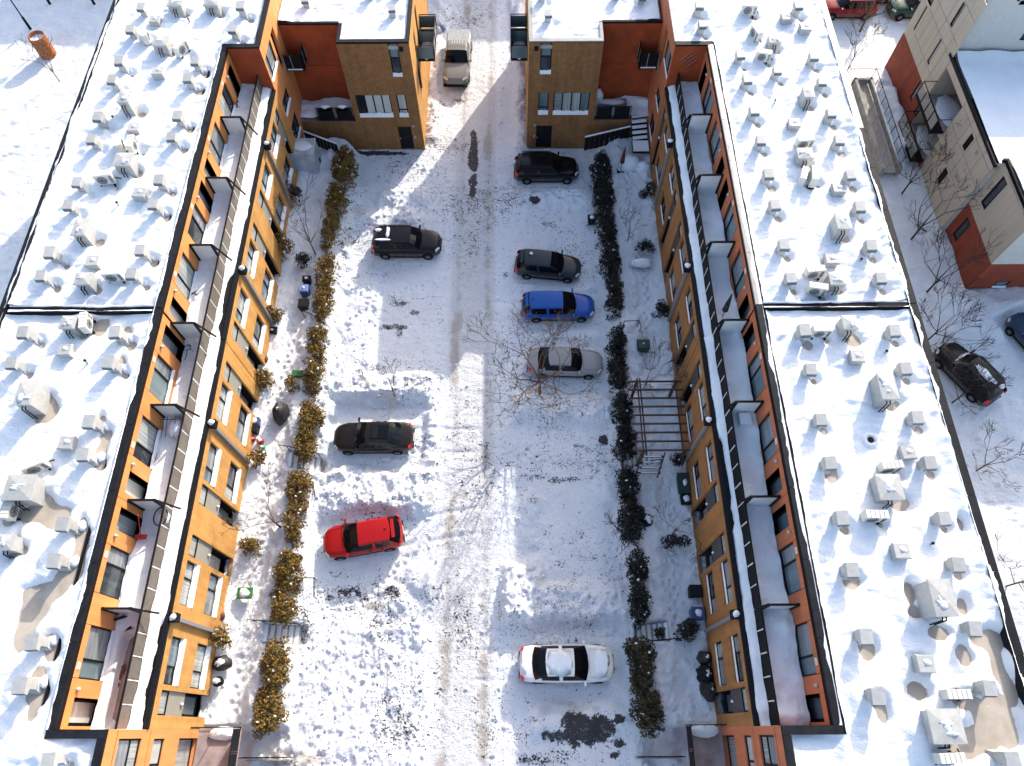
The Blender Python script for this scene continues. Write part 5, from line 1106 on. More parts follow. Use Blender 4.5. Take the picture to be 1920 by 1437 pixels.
# ------------------------------------------------------------------ garden things
mat('bin_dark', (.009, .010, .013), .6, spec=.2); mat('bin_green', (.012, .035, .025), .5); mat('bin_blue', (.03, .06, .17), .5); mat('lid_blue', (.16, .22, .45), .4); mat('toy_red', (.45, .02, .02), .5); mat('toy_green', (.02, .30, .05), .5); mat('cover_black', (.02, .018, .018), .6, var=.4, bump=.02, bscale=5)
mat('umbrella_red', (.09, .012, .012), .8); mat('planter_wood', (.16, .05, .03), .8, var=.3); mat('tarp', (.45, .46, .50), .6, var=.25, vscale=2, bump=.03, bscale=4); mat('planter_green', (.03, .13, .03), .6)
def bin_(px, py, z, w, d, h, m_, label, cat='bin', lid=None, snow=.0, yaw=0, name='wheelie_bin'):
    x, y = U(px, py, z + h); r = thing(name, label, cat, (x, y, z), yaw)
    def put(mb, n, mm, par, **k):
        M_ = Matrix.Translation((x, y, z)) @ Matrix.Rotation(yaw, 4, 'Z'); mb.v = [tuple(M_ @ Vector(v)) for v in mb.v]; return mb.build(n, mm, par, **k)
    mb = MB(); mb.hexa([(-w * .42, -d * .42, 0), (w * .42, -d * .42, 0), (w * .42, d * .42, 0), (-w * .42, d * .42, 0)], [(-w / 2, -d / 2, h - .06), (w / 2, -d / 2, h - .06), (w / 2, d / 2, h - .06), (-w / 2, d / 2, h - .06)]); put(mb, 'bin_body', m_, r)
    mb = MB(); mb.hexa([(-w * .54, -d * .54, h - .06), (w * .54, -d * .54, h - .06), (w * .54, d * .54, h - .06), (-w * .54, d * .54, h - .06)], [(-w * .46, -d * .46, h + .03), (w * .46, -d * .46, h + .03), (w * .46, d * .46, h + .06), (-w * .46, d * .46, h + .06)]); l = put(mb, 'lid', lid or m_, r)
    mb = MB(); mb.tube((-w * .4, d * .5, h - .03), (w * .4, d * .5, h - .03), .02, n=6); put(mb, 'handle', 'trim', r)
    if snow: mb = MB(); mb.blob((0, 0, h + .03), (w * .38 * snow, d * .38 * snow, .09), 9, 5, .25, seed=int(px)); put(mb, 'snow_heap', 'snow', l, smooth=True)
    return r
bin_(569, 540, 1.4, .55, .5, .85, 'bin_blue', 'blue-lidded bin beside the left hedge, above the two black ones', lid='lid_blue', snow=.5)
bin_(568, 568, 1.4, .62, .62, .7, 'bin_dark', 'black compost bin with lumpy lid just below the blue-lidded bin', 'compost bin', snow=.0, name='compost_bin')
bin_(574, 522, 1.4, .5, .4, .6, 'bin_dark', 'small black box with snow above the blue-lidded bin', 'box', snow=.6, name='storage_box')
bin_(1110, 408, .2, .55, .45, .6, 'bin_dark', 'black box with snow on its lid at the lot edge of the right hedge', 'box', snow=1.0, name='storage_box')
bin_(1207, 645, 1.4, .75, .62, .7, 'bin_green', 'lone dark green bin in the right garden with a dot of snow', snow=.25)
bin_(1284, 905, 1.4, .7, 1.1, .75, 'bin_green', 'dark green covered chest against the right facade, half under snow', 'chest', snow=.5, name='garden_chest')
bin_(1287, 935, 1.4, .55, .6, .6, 'bin_dark', 'black snow-topped box just below the dark green chest', 'box', snow=.9, name='storage_box')
bin_(1310, 1150, 1.4, .65, .6, .9, 'bin_blue', 'blue bin heaped with snow by the right facade', snow=.8)
bin_(1305, 1108, 1.4, .6, .6, .8, 'bin_dark', 'round-looking black bin above the blue bin at the right facade', snow=.0)
bin_(458, 1112, 1.75, .75, .55, .35, 'planter_green', 'green planting trough filled with snow in the left garden', 'trough', snow=1.15, name='planting_trough')
bin_(556, 700, 1.45, .6, .4, .35, 'planter_green', 'green tub half hidden in twigs beside the left hedge', 'tub', name='garden_tub')
bin_(510, 619, 1.6, .55, .45, .35, 'bin_dark', 'black slatted crate with snow between the slats, left garden', 'crate', snow=.5, name='slatted_crate')
def round_cover(px, py, z, rx, ry, h, m_, label, cat, name, seed, snow=0, rough=.12):
    x, y = U(px, py, z + h * .8); r = thing(name, label, cat, (x, y, z)); mb = MB(); mb.blob((x, y, z + .1), (rx, ry, h), 14, 8, rough, seed=seed, flat=.1); c = mb.build('cover', m_, r, smooth=True)
    mb = MB(); mb.tube((x - rx * .7, y - ry * .4, z - .1), (x - rx * .7, y - ry * .4, z + .5), .02, n=5); mb.tube((x + rx * .6, y - ry * .5, z - .1), (x + rx * .6, y - ry * .5, z + .5), .02, n=5); mb.build('stand', 'black_metal', r)
    if snow: mb = MB(); mb.blob((x, y, z + h * .95), (rx * .6 * snow, ry * .6 * snow, .16), 10, 5, .2, seed=seed + 1); mb.build('snow_heap', 'snow', c, smooth=True)
    return r
round_cover(522, 768, 1.5, .42, .7, .95, 'cover_black', 'black covered barbecue standing in the left garden below the wide bush', 'barbecue', 'covered_barbecue', 3, .35)
round_cover(1325, 1232, 1.5, .38, .35, .85, 'cover_black', 'black covered barbecue with snow dot by the lower right facade', 'barbecue', 'covered_barbecue', 5, .5)
round_cover(1326, 1262, 1.5, .42, .45, .85, 'bin_dark', 'black table piled with bluish snow below the covered barbecue', 'table', 'garden_table', 6, .7, .2)
round_cover(1334, 1292, 1.5, .45, .5, .8, 'cover_black', 'heap of dark garden furniture against the lowest right windows', 'furniture', 'covered_furniture', 7, .3, .25)
round_cover(413, 1243, 1.8, .5, .38, .5, 'cover_black', 'black fire bowl with snow in it by the lowest left windows', 'fire bowl', 'fire_bowl', 8, .9)
round_cover(407, 1278, 1.9, .28, .25, .35, 'trim', 'small round grill filled with snow below the black fire bowl', 'grill', 'small_grill', 9, 1.1)
round_cover(493, 672, 1.6, .3, .3, .45, 'planter_wood', 'brown round pot with snow by the left facade above the wide bush', 'pot', 'garden_pot', 10, .6)
round_cover(410, 1155, 1.7, .28, .28, .45, 'planter_wood', 'dark red-brown pot above the snow-dusted bush, left facade', 'pot', 'garden_pot', 12, 0)
round_cover(1215, 975, 1.45, .36, .34, .35, 'bin_dark', 'round black fire pit with snow in it beside the right hedge', 'fire pit', 'fire_pit', 13, 1.2)
round_cover(1182, 300, 1.4, .85, .7, .75, 'snow', 'round garden table buried under a dome of snow, upper right garden', 'table', 'snowy_table', 14, 0, .06)
round_cover(1208, 310, 1.4, .6, .45, .6, 'snow', 'second snow-buried table, touching the upper right facade', 'table', 'snowy_table', 15, 0, .1)
round_cover(1205, 490, 1.6, .8, .3, .5, 'snow', 'long bench under thick snow by the right facade', 'bench', 'snowy_bench', 16, 0, .08)
round_cover(593, 297, 1.45, .28, .28, .5, 'cover_black', 'black kettle grill beside the white tarpaulin shelter', 'grill', 'kettle_grill', 17, .2, .03)
# toys by the left facade
r = thing('toy_kitchen', 'dark play kitchen with red and green toys by the left facade', 'toy', (-14.4, 15.1, 1.7))
x, y = U(470, 795, 2.4); mb = MB(); mb.box(x - .25, x + .3, y - .4, y + .1, 1.6, 2.25); mb.build('toy_frame', 'bin_dark', r); mb = MB(); mb.box(x - .2, x + .3, y - .0, y + .55, 1.6, 2.1); mb.build('toy_tub', 'bin_blue', r); mb = MB(); mb.blob((x + .05, y + .3, 2.15), (.18, .18, .1), 8, 5, .2); mb.build('snow_heap', 'snow', r, smooth=True)
for k, (a, b, mm, s_) in enumerate(((472, 822, 'toy_red', .16), (487, 826, 'toy_red', .2), (490, 838, 'toy_green', .17), (462, 830, 'toy_red', .14), (476, 808, 'toy_red', .1))):
    x, y = U(a, b, 2.0); r = thing('garden_toy', ['dark red toy under the play kitchen', 'red and white toy truck with snow, left garden toys', 'bright green toy below the red and white one', 'small red toy closest to the facade in the toy heap', 'orange-red toy on the edge of the play kitchen'][k], 'toy', (x, y, 1.6))
    mb = MB(); mb.blob((x, y, 1.85), (s_ * 1.2, s_, s_), 9, 5, .2, seed=k); mb.build('toy_body', mm, r, smooth=True)
    mb = MB(); mb.blob((x, y, 1.85 + s_), (s_ * .6, s_ * .5, .05), 8, 4, .2, seed=k); mb.build('snow_heap', 'snow', r, smooth=True)
# tarpaulin shelter, closed parasols
x, y = U(565, 272, 3.1); r = thing('tarp_shelter', 'white tarpaulin storage shelter in the upper left garden', 'shelter', (x, y, 1.4))
mb = MB(); a, b = .95, .62; mb.hexa([(x - a, y - b - .5, 1.3), (x + a, y - b - .5, 1.3), (x + a, y + b, 1.3), (x - a, y + b, 1.3)], [(x - a * .95, y - b - .15, 3.0), (x + a * .9, y - b - .15, 3.0), (x + a * .9, y + b, 3.1), (x - a * .95, y + b, 3.1)]); mb.build('tarpaulin', 'tarp', r)
for k in (-1, 1): mb = MB(); mb.tube((x + k * a * .93, y - b - .15, 3.02), (x + k * a * .93, y + b, 3.12), .035, n=6); mb.build('frame_pole', 'lamp_white', r)
mb = MB(); mb.blob((x, y, 3.04), (.8, .5, .1), 12, 4, .1, seed=4); mb.build('snow_load', 'snow', r, smooth=True)
def parasol(px, py, z, h, lean, m_, label, sn=False):
    x, y = U(px, py, z); r = thing('closed_parasol', label, 'parasol', (x, y, z)); d = Vector((lean[0], lean[1], h)); p = Vector((x, y, z))
    mb = MB(); mb.tube(p, p + d, .022, n=6); mb.build('pole', 'trim', r); mb = MB(); mb.tube(p + d * .38, p + d * .62, .17, .13, n=8); mb.tube(p + d * .62, p + d * 1.0, .13, .03, n=8); mb.build('folded_canopy', m_, r, smooth=True)
    mb = MB(); mb.box(x - .25, x + .25, y - .25, y + .25, z - .1, z + .05); mb.build('base', 'trim', r)
parasol(1163, 322, 1.45, 2.3, (.05, .1), 'umbrella_red', 'closed dark red parasol among the snow heaps, upper right garden')
parasol(1352, 600, ZT + .35, 1.9, (.1, .35), 'cover_black', 'closed black parasol on the right terrace by the party wall', True)
# terrace furniture, left and right
def chair(x, y, z, yaw, label, m_='black_metal'):
    r = thing('terrace_chair', label, 'chair', (x, y, z), yaw); M_ = Matrix.Translation((x, y, z)) @ Matrix.Rotation(yaw, 4, 'Z')
    def put(mb, n, mm=m_):
        mb.v = [tuple(M_ @ Vector(v)) for v in mb.v]; mb.build(n, mm, r)
    for a in (-.25, .25):
        for b in (-.25, .25): mb = MB(); mb.bar((a, b, 0), (a, b, .45 if b < 0 else .95), .022); put(mb, 'leg')
    mb = MB(); mb.box(-.25, .25, -.25, .25, .42, .46); put(mb, 'seat'); mb = MB(); mb.box(-.25, .25, .24, .28, .62, .92); put(mb, 'backrest')
    mb = MB(); mb.blob((0, 0, .47), (.2, .2, .12), 8, 4, .2); put(mb, 'snow_heap', 'snow')
x, y = U(230, 1172, ZT + .5); chair(x, y, ZT - .1, .4, 'black metal armchair on the lowest left terrace')
x, y = U(300, 968, ZT + .9); r = thing('egg_chair', 'round black metal hoop chair filled with snow on a left terrace', 'chair', (x, y, ZT)); mb = MB()
for k in range(16): a, b = k * .3927, (k + 1) * .3927; mb.tube((x + .30 * math.cos(a), y + .42 * math.sin(a), ZT + .85), (x + .30 * math.cos(b), y + .42 * math.sin(b), ZT + .85), .03, n=5)
mb.build('hoop', 'black_metal', r); mb = MB(); mb.blob((x, y, ZT + .55), (.27, .36, .25), 12, 6, .1); mb.build('snow_heap', 'snow', r, smooth=True); mb = MB(); mb.tube((x, y, ZT), (x, y, ZT + .6), .03, n=6); mb.build('stand', 'black_metal', r)
x, y = U(262, 1005, ZT + .7); r = thing('snow_pusher', 'red-handled snow shovel leaning on the left upper facade', 'shovel', (x, y, ZT)); mb = MB(); p = U(257, 965, ZT + 1.9); mb.tube((x, y, ZT + .6), (p[0], p[1], ZT + 1.8), .025, n=6); mb.build('handle', 'toy_red', r); mb = MB(); mb.box(x - .25, x + .25, y - .12, y + .08, ZT + .55, ZT + .65); mb.build('blade', 'toy_red', r)
r = thing('folding_table', 'snow-filled wire-framed table on a left terrace below a glass screen', 'table', (-16.4, 13.0, ZT)); mb = MB(); 
x, y = U(328, 800, ZT + .8); mb.blob((x, y, ZT + .62), (.42, .5, .28), 12, 6, .05, seed=3); mb.build('snow_heap', 'snow', r, smooth=True)
for s in (-.38, 0, .38): mb = MB(); mb.tube((x + s, y + .5, ZT + .95), (x + s, y - .52, ZT + .75), .014, n=5); mb.build('wire', 'black_metal', r)
mb = MB(); mb.tube((x - .6, y + .3, ZT + .96), (x + .4, y + .3, ZT + .96), .014, n=5); mb.build('top_bar', 'black_metal', r)
for k, (px, py, lab) in enumerate(((368, 562, 'twisted dark branches lying on the snow of a left terrace'), (368, 660, 'dry vine stems along the guard of a left terrace'), (440, 195, 'dark snow-capped wire rack at the far end of the left terrace'), (1490, 1155, 'bent black rod half buried at the lowest right terrace'))):
    x, y = U(px, py, ZT + .6); r = thing(['fallen_branch', 'dry_vine', 'wire_rack', 'bent_rod'][k], lab, ['branch', 'vine', 'rack', 'rod'][k], (x, y, ZT + .5)); rr = random.Random(k); mb = MB(); p = Vector((x - .3, y + .3, ZT + .65))
    for i in range(7): q = p + Vector((rr.uniform(-.12, .18), rr.uniform(-.32, .12), rr.uniform(-.06, .1))); mb.tube(p, q, .022, n=5, cap=False); mb.tube(q, q + Vector((rr.uniform(-.25, .25), rr.uniform(-.2, .2), .05)), .012, n=4); p = q
    mb.build('stick', 'bark_dark' if k < 2 else 'black_metal', r)
x, y = U(1395, 790, ZT + .5); r = thing('snowy_side_table', 'small block of snow on a side table under a right terrace screen', 'table', (x, y, ZT)); mb = MB(); mb.box(x - .3, x + .25, y - .3, y + .3, ZT + .45, ZT + .85); mb.build('snow_block', 'snow', r); mb = MB(); mb.box(x - .2, x + .2, y - .25, y + .25, ZT, ZT + .45); mb.build('table_base', 'bin_green', r)
x, y = U(207, 1290, ZT + .1); r = thing('timber_plank', 'rotten brown plank lying in the bared lowest left terrace', 'plank', (x, y, ZT)); mb = MB(); rr = random.Random(5)
for i in range(6): mb.blob((x + .02 + .05 * i, y - .75 + i * .3, ZT - .06), (.10, .22, .03), 7, 4, .4, seed=i)
mb.build('plank', 'planter_wood', r)
# ------------------------------------------------------------------ decks, rails and fences
def guard_rail(p, q, z, h, label, n=None, panel=None, name='balcony_rail', parent=None):
    r = parent or thing(name, label, 'railing', (p[0], p[1], z)); a, b = Vector((p[0], p[1], 0)), Vector((q[0], q[1], 0)); L_ = (b - a).length; n = n or max(2, round(L_ / .9))
    for i in range(n + 1): c = a + (b - a) * i / n; mb = MB(); mb.box(c.x - .02, c.x + .02, c.y - .02, c.y + .02, z, z + h); mb.build('post', 'black_metal', r)
    mb = MB(); mb.bar((a.x, a.y, z + h), (b.x, b.y, z + h), .05); mb.build('top_rail', 'black_metal', r); mb = MB(); mb.bar((a.x, a.y, z + .08), (b.x, b.y, z + .08), .03); mb.build('bottom_rail', 'black_metal', r)
    if panel:
        for i in range(n):
            c, d = a + (b - a) * (i + .06) / n, a + (b - a) * (i + .94) / n; mb = MB(); mb.quad((c.x, c.y, z + .12), (d.x, d.y, z + .12), (d.x, d.y, z + h - .05), (c.x, c.y, z + h - .05)); mb.build('rail_panel', panel, r)
    return r
for side in 'LR':
    L = side == 'L'; sw = 'left' if L else 'right'; lw, rw = ((LXF, BL[0]) if L else (BR[1], RXF)); r = blocks[side][0]
    xa, xb = (-13.7, -11.1) if L else (6.0, 8.5)
    mb = MB(); mb.box(lw, rw, YB + .02, 41.08, 2.45, 2.72); mb.build('deck_slab', 'deck', r); xs = np.linspace(lw + .02, rw - .02, 30); ys = np.linspace(YB + .1, 41.05, 16); XX, YY = np.meshgrid(xs, ys)
    Z = 2.72 + .35 + .25 * fbm(XX, YY, .9, 4, 61) + .35 * np.exp(-((YY - 41.1) / .5) ** 2) * (.7 + fbm(XX, YY, .8, 3, 63)); grid_mesh('deck_snow', xs, ys, Z, ['snow'], parent=r)
    guard_rail((xa, YB + .03), (xb, YB + .03), 2.75, 1.2, f"black railing of the low deck beside the {sw} brick block", 2, 'black_metal', 'deck_rail')
    if L:
        for k, px in enumerate((-13.0, -11.8)): mb = MB(); mb.blob((px, YB + .15, 3.95), (.38, .16, .15), 9, 5, .1, seed=k); q = thing('planter_box', ['snow-topped planter on the deck rail, the one farther from the lane', 'snow-topped planter on the deck rail, next to the left brick block'][k], 'planter', (px, YB + .15, 3.8)); mb.build('snow_heap', 'snow', q, smooth=True); mb = MB(); mb.box(px - .35, px + .35, YB + .03, YB + .27, 3.68, 3.86); mb.build('trough', 'trim', q)
    else:
        q = thing('deck_sofa', 'snow-covered bench behind the railing of the right deck', 'bench', (7.2, 40.3, 2.75)); mb = MB(); mb.box(6.3, 8.3, 40.2, 40.75, 3.0, 3.35); mb.build('seat', 'deck', q); mb = MB(); mb.blob((7.3, 40.45, 3.35), (1.0, .3, .1), 12, 4, .1); mb.build('snow_heap', 'snow', q, smooth=True)
        q = thing('snow_ball_heap', 'round white snow-covered object at the corner of the right brick block', 'snow heap', (6.2, 40.7, 2.8)); mb = MB(); mb.blob((6.25, 40.7, 3.5), (.4, .4, .75), 12, 7, .08); mb.build('heap', 'snow', q, smooth=True)
    # steel balcony hung in the corner, first floor
    bx0, bx1 = (LXF + .05, -13.75) if L else (8.6, RXF - .05); bz = 6.75; q = thing('corner_balcony', f"small black steel balcony on the red wall of the {sw} link", 'balcony', ((bx0 + bx1) / 2, 40.4, bz))
    mb = MB(); mb.box(bx0, bx1, 39.85, 41.05, bz - .14, bz); mb.build('platform', 'black_metal', q); mb = MB(); mb.box(bx0 + .08, bx1 - .08, 39.95, 41.0, bz, bz + .025); mb.build('decking', 'trim', q)
    for a, b in (((bx0, 39.87), (bx1, 39.87)), (((bx1 if L else bx0), 39.87), ((bx1 if L else bx0), 41.0))):
        n = 5
        for i in range(n + 1): c = (a[0] + (b[0] - a[0]) * i / n, a[1] + (b[1] - a[1]) * i / n); mb = MB(); mb.box(c[0] - .015, c[0] + .015, c[1] - .015, c[1] + .015, bz, bz + 1.1); mb.build('baluster', 'galv' if i in (0, 2, 5) else 'black_metal', q)
        mb = MB(); mb.bar((*a, bz + 1.1), (*b, bz + 1.1), .045); mb.build('top_rail', 'black_metal', q); mb = MB(); mb.quad((*a, bz + .08), (*b, bz + .08), (*b, bz + 1.02), (*a, bz + 1.02)); mb.build('mesh_panel', 'black_metal', q)
    mb = MB(); mb.box(bx0 + .1, bx1 - .1, 39.8, 39.84, bz - .02, bz + .06); mb.build('snow_strip', 'snow', q)
    # balcony on the lane side of the block
    s = 1 if L else -1; x0_ = BL[1] if L else BR[0]; x1_ = x0_ + s * 1.15; z_ = 5.55
    q = thing('lane_balcony', f"black steel balcony over the lane on the {sw} brick block", 'balcony', ((x0_ + x1_) / 2, 43.8, z_)); a_, b_ = sorted((x0_, x1_)); ya_, yb_ = 42.2, 45.4
    mb = MB(); mb.box(a_, b_, ya_, yb_, z_ - .15, z_); mb.build('platform', 'black_metal', q); mb = MB(); mb.blob(((a_ + b_) / 2, 43.4, z_ + .02), (.5, 1.1, .16), 12, 4, .2, seed=2); mb.build('snow_heap', 'snow', q, smooth=True)
    for a, b in (((x0_, ya_), (x1_, ya_)), ((x1_, ya_), (x1_, yb_)), ((x1_, yb_), (x0_, yb_)), ((x0_, (ya_ + yb_) / 2), (x1_, (ya_ + yb_) / 2))):
        mb = MB(); mb.bar((*a, z_ + 1.1), (*b, z_ + 1.1), .06); mb.build('top_rail', 'black_metal', q); mb = MB(); mb.quad((*a, z_ + .08), (*b, z_ + .08), (*b, z_ + 1.0), (*a, z_ + 1.0)); mb.build('glass_sheet', 'pane_teal', q)
        for c in (a, b): mb = MB(); mb.box(c[0] - .03, c[0] + .03, c[1] - .03, c[1] + .03, z_, z_ + 1.1); mb.build('post', 'black_metal', q)
# stairs down from the right deck, dark basement walls
r = thing('deck_stairs', 'snow-covered steps from the deck down to the upper right garden', 'stairs', (9.0, 38.6, 1.4))
for k in range(6): mb = MB(); yy = 40.2 - k * .42; zz_ = 2.9 - k * .1; mb.hexa([(8.65, yy - .4, zz_ - .2), (9.75, yy - .22, zz_ - .2), (9.75, yy + .1, zz_ - .2), (8.65, yy - .05, zz_ - .2)], [(8.65, yy - .4, zz_), (9.75, yy - .22, zz_), (9.75, yy + .1, zz_), (8.65, yy - .05, zz_)]); st = mb.build('step', 'trim', r); mb = MB(); mb.hexa([(8.67, yy - .36, zz_), (9.73, yy - .2, zz_), (9.73, yy + .06, zz_), (8.67, yy - .08, zz_)], [(8.7, yy - .33, zz_ + .06), (9.7, yy - .17, zz_ + .06), (9.7, yy + .03, zz_ + .06), (8.7, yy - .1, zz_ + .06)]); mb.build('snow_tread', 'snow', st)
mb = MB(); mb.box(8.6, 9.8, 36.7, 37.75, 2.15, 2.3); mb.build('landing', 'trim', r); mb = MB(); mb.box(8.65, 9.75, 36.75, 37.7, 2.3, 2.38); mb.build('landing_snow', 'snow', r)
for k, (a, b, lab) in enumerate((((-14.8, 38.6), (-12.3, 37.4), 'dark sloping garden fence below the left brick block'), ((5.3, 37.9), (8.6, 38.9), 'dark sloping garden fence below the right brick block'))):
    r = thing('garden_fence', lab, 'fence', (a[0], a[1], 1.3)); n = 9
    for i in range(n): t0, t1 = (i + .04) / n, (i + .96) / n; p0 = (a[0] + (b[0] - a[0]) * t0, a[1] + (b[1] - a[1]) * t0); p1 = (a[0] + (b[0] - a[0]) * t1, a[1] + (b[1] - a[1]) * t1); mb = MB(); mb.hexa([(*p0, 1.2), (*p1, 1.2), (p1[0], p1[1] + .03, 1.2), (p0[0], p0[1] + .03, 1.2)], [(*p0, 2.5), (*p1, 2.5), (p1[0], p1[1] + .03, 2.5), (p0[0], p0[1] + .03, 2.5)]); mb.build('board', 'trim', r)
    mb = MB(); mb.tube((a[0], a[1] + .02, 2.53), (b[0], b[1] + .02, 2.53), .06, n=6); mb.build('snow_strip', 'snow', r)
# near decks and yard walls at the bottom of the photo
for side in 'LR':
    L = side == 'L'; sw = 'left' if L else 'right'; a_, b_ = sorted((LXF, -13.0) if L else (RXF, 8.2))
    r = thing('raised_deck', f"raised deck with dark railing at the foot of the near {sw} bay", 'deck', ((a_ + b_) / 2, -1, 2.4)); mb = MB(); mb.box(a_, b_, -4, .32, 2.25, 2.4); mb.build('platform', 'deck', r)
    mb = MB(); mb.blob(((a_ + b_) / 2 + (.2 if L else 0), .05, 2.42), (.75, .32, .22), 14, 5, .12, seed=7); mb.build('snow_heap', 'snow', r, smooth=True)
    x_ = b_ if L else a_
    guard_rail((x_, -3.9), (x_, .3), 2.4, 1.0, '', 4, 'cap_dark', parent=r); guard_rail((a_, .3), (b_, .3), 2.4, 1.0, '', 2, None, parent=r)
    p, q = ((-13.0, -1.0), (-10.9, -1.0)) if L else ((6.0, -1.05), (8.1, -1.05)); f = guard_rail(p, q, 1.1, 1.0, f"black picket fence over the sunken yard, bottom {sw}", 8, None, 'yard_fence')
    mb = MB(); mb.box(min(p[0], q[0]), max(p[0], q[0]), -1.15, -1.09, 0, 1.15); mb.build('yard_wall', 'concrete', f)
# ------------------------------------------------------------------ beige apartment building in the side street (facade towards -X)
XB = 30.1
r = thing('apartment_building', 'beige panel apartment building with dark red brick base and snowy roof', 'building', (34, 38, 0))
f = FR('X', XB, -1)
BW = [(46.75, 47.0, 4.1, 6.0, 'pane_lit'), (42.95, 43.4, 7.2, 8.9, 'pane_dark'), (42.95, 43.4, 4.2, 6.1, 'pane_curtain'), (42.4, 42.85, 1.45, 3.0, 'pane_teal'), (41.0, 41.4, 1.3, 2.7, 'pane_teal'), (34.45, 35.0, 4.45, 5.6, 'pane_dark'), (34.4, 35.0, 1.3, 2.5, 'pane_dark')]
LOG = [(37.3, 41.0, .65, 2.75), (37.3, 41.0, 3.35, 5.6)]        # two loggias
def bwall(u0, u1, z0, z1, m_, name='cladding_panel', g=.02):
    o = [(max(w[0], u0 + g), min(w[1], u1 - g), max(w[2], z0 + g), min(w[3], z1 - g), .12) for w in BW if w[0] < u1 - .05 and w[1] > u0 + .05 and w[2] < z1 - .05 and w[3] > z0 + .05]
    mb = MB(); wall(mb, f, u0 + g, u1 - g, z0 + g, z1 - g, o)
    for q in (z0 + g, z1 - g): mb.quad(f.P(u0 + g, q, 0), f.P(u1 - g, q, 0), f.P(u1 - g, q, -.05), f.P(u0 + g, q, -.05))
    for q in (u0 + g, u1 - g): mb.quad(f.P(q, z0 + g, 0), f.P(q, z1 - g, 0), f.P(q, z1 - g, -.05), f.P(q, z0 + g, -.05))
    mb.build(name, m_, r)
# rows of panels: z seams 0 / 1.15 / 3.1 / 4.0 / 6.5 and the tall part above
for (u0, u1) in ((31.5, 32.9), (32.9, 34.3), (34.3, 35.6), (35.6, 37.25)):
    for (z0, z1) in ((0, 1.25), (1.25, 2.65), (2.65, 3.3), (3.3, 4.3), (4.3, 5.75), (5.75, 6.4)): bwall(u0, u1, z0, z1, 'panel_beige')
for (u0, u1) in ((41.05, 42.2), (42.2, 44.0), (44.0, 45.6), (45.6, 46.5)):
    for (z0, z1) in ((3.1, 4.05), (4.05, 6.15), (6.15, 7.1), (7.1, 9.0), (9.0, 10.3)): bwall(u0, u1, z0, z1, 'panel_beige')
bwall(46.5, 47.9, 3.1, 6.2, 'panel_beige')
bwall(37.25, 41.05, 5.62, 6.4, 'panel_beige'); bwall(37.25, 41.05, 2.77, 3.33, 'panel_beige'); bwall(37.25, 41.05, 0, .62, 'brick_red', 'brick_base', 0); bwall(41.05, 47.9, 0, 3.08, 'brick_red', 'brick_base', 0)
mb = MB(); f.box(mb, 31.5, 37.25, 0, 6.38, -.3, -.06); mb.build('backing_wall', 'joint_dark', r); mb = MB(); f.box(mb, 41.05, 47.9, 0, 6.3, -.3, -.13); f.box(mb, 41.6, 46.5, 6.3, 10.2, -.3, -.13); mb.build('backing_wall', 'joint_dark', r)
for (a, b, c, d, pm) in BW: window(r, f, a, b, c, d, dep=.10, pane=pm, fw=.05)
for (a, b, c, d) in LOG:
    mb = MB(); f.box(mb, a, b, c - .15, c, -2.0, -.02); mb.build('loggia_floor', 'deck', r); mb = MB(); f.box(mb, a, b, c, d, -2.1, -2.0); f.box(mb, a - .05, a, c, d, -2.0, -.05); f.box(mb, b, b + .05, c, d, -2.0, -.05); mb.build('loggia_wall', 'panel_beige', r)
    mb = MB(); f.box(mb, a, b, d, d + .03, -2.0, -.05); mb.build('soffit', 'wood', r)
    mb = MB(); mb.blob(f.P(39.15, c + .0, -1.0), (.98, 1.8, .10), 18, 5, .08, seed=int(c)); mb.build('drift', 'snow', r, smooth=True)
    window(r, FR('X', XB + 1.98, -1), a + .3, a + 1.6, c + .1, d - .3, dep=-.03, pane='pane_dark', name='balcony_door')
    q = thing('balcony_rail', f"black metal balcony railing with mesh panels, {'lower' if c < 2 else 'upper'} balcony of the beige building", 'railing', f.P((a + b) / 2, c, .9)); n = 4
    mb = MB(); f.box(mb, a, b, c - .12, c - .02, 0, .95); mb.build('platform', 'black_metal', q)
    for i in range(n + 1): u = a + (b - a) * i / n; mb = MB(); mb.tube(f.P(u, c - .1, .95), f.P(u, c + 1.15, .95), .03, n=5); mb.build('post', 'black_metal', q)
    for zz_ in (.1, 1.15): mb = MB(); mb.tube(f.P(a, c + zz_, .95), f.P(b, c + zz_, .95), .03, n=5); mb.tube(f.P(a, c + zz_, 0), f.P(a, c + zz_, .95), .03, n=5); mb.tube(f.P(b, c + zz_, 0), f.P(b, c + zz_, .95), .03, n=5); mb.build('rail', 'black_metal', q)
    for i in range(n):
        for k in range(9): u0 = a + (b - a) * (i + .07) / n; u1 = a + (b - a) * (i + .93) / n; zz_ = c + .18 + k * .1; mb = MB(); mb.quad(f.P(u0, zz_, .95), f.P(u1, zz_, .95), f.P(u1, zz_ + .06, .95), f.P(u0, zz_ + .06, .95)); mb.build('rail_slat', 'galv', q)
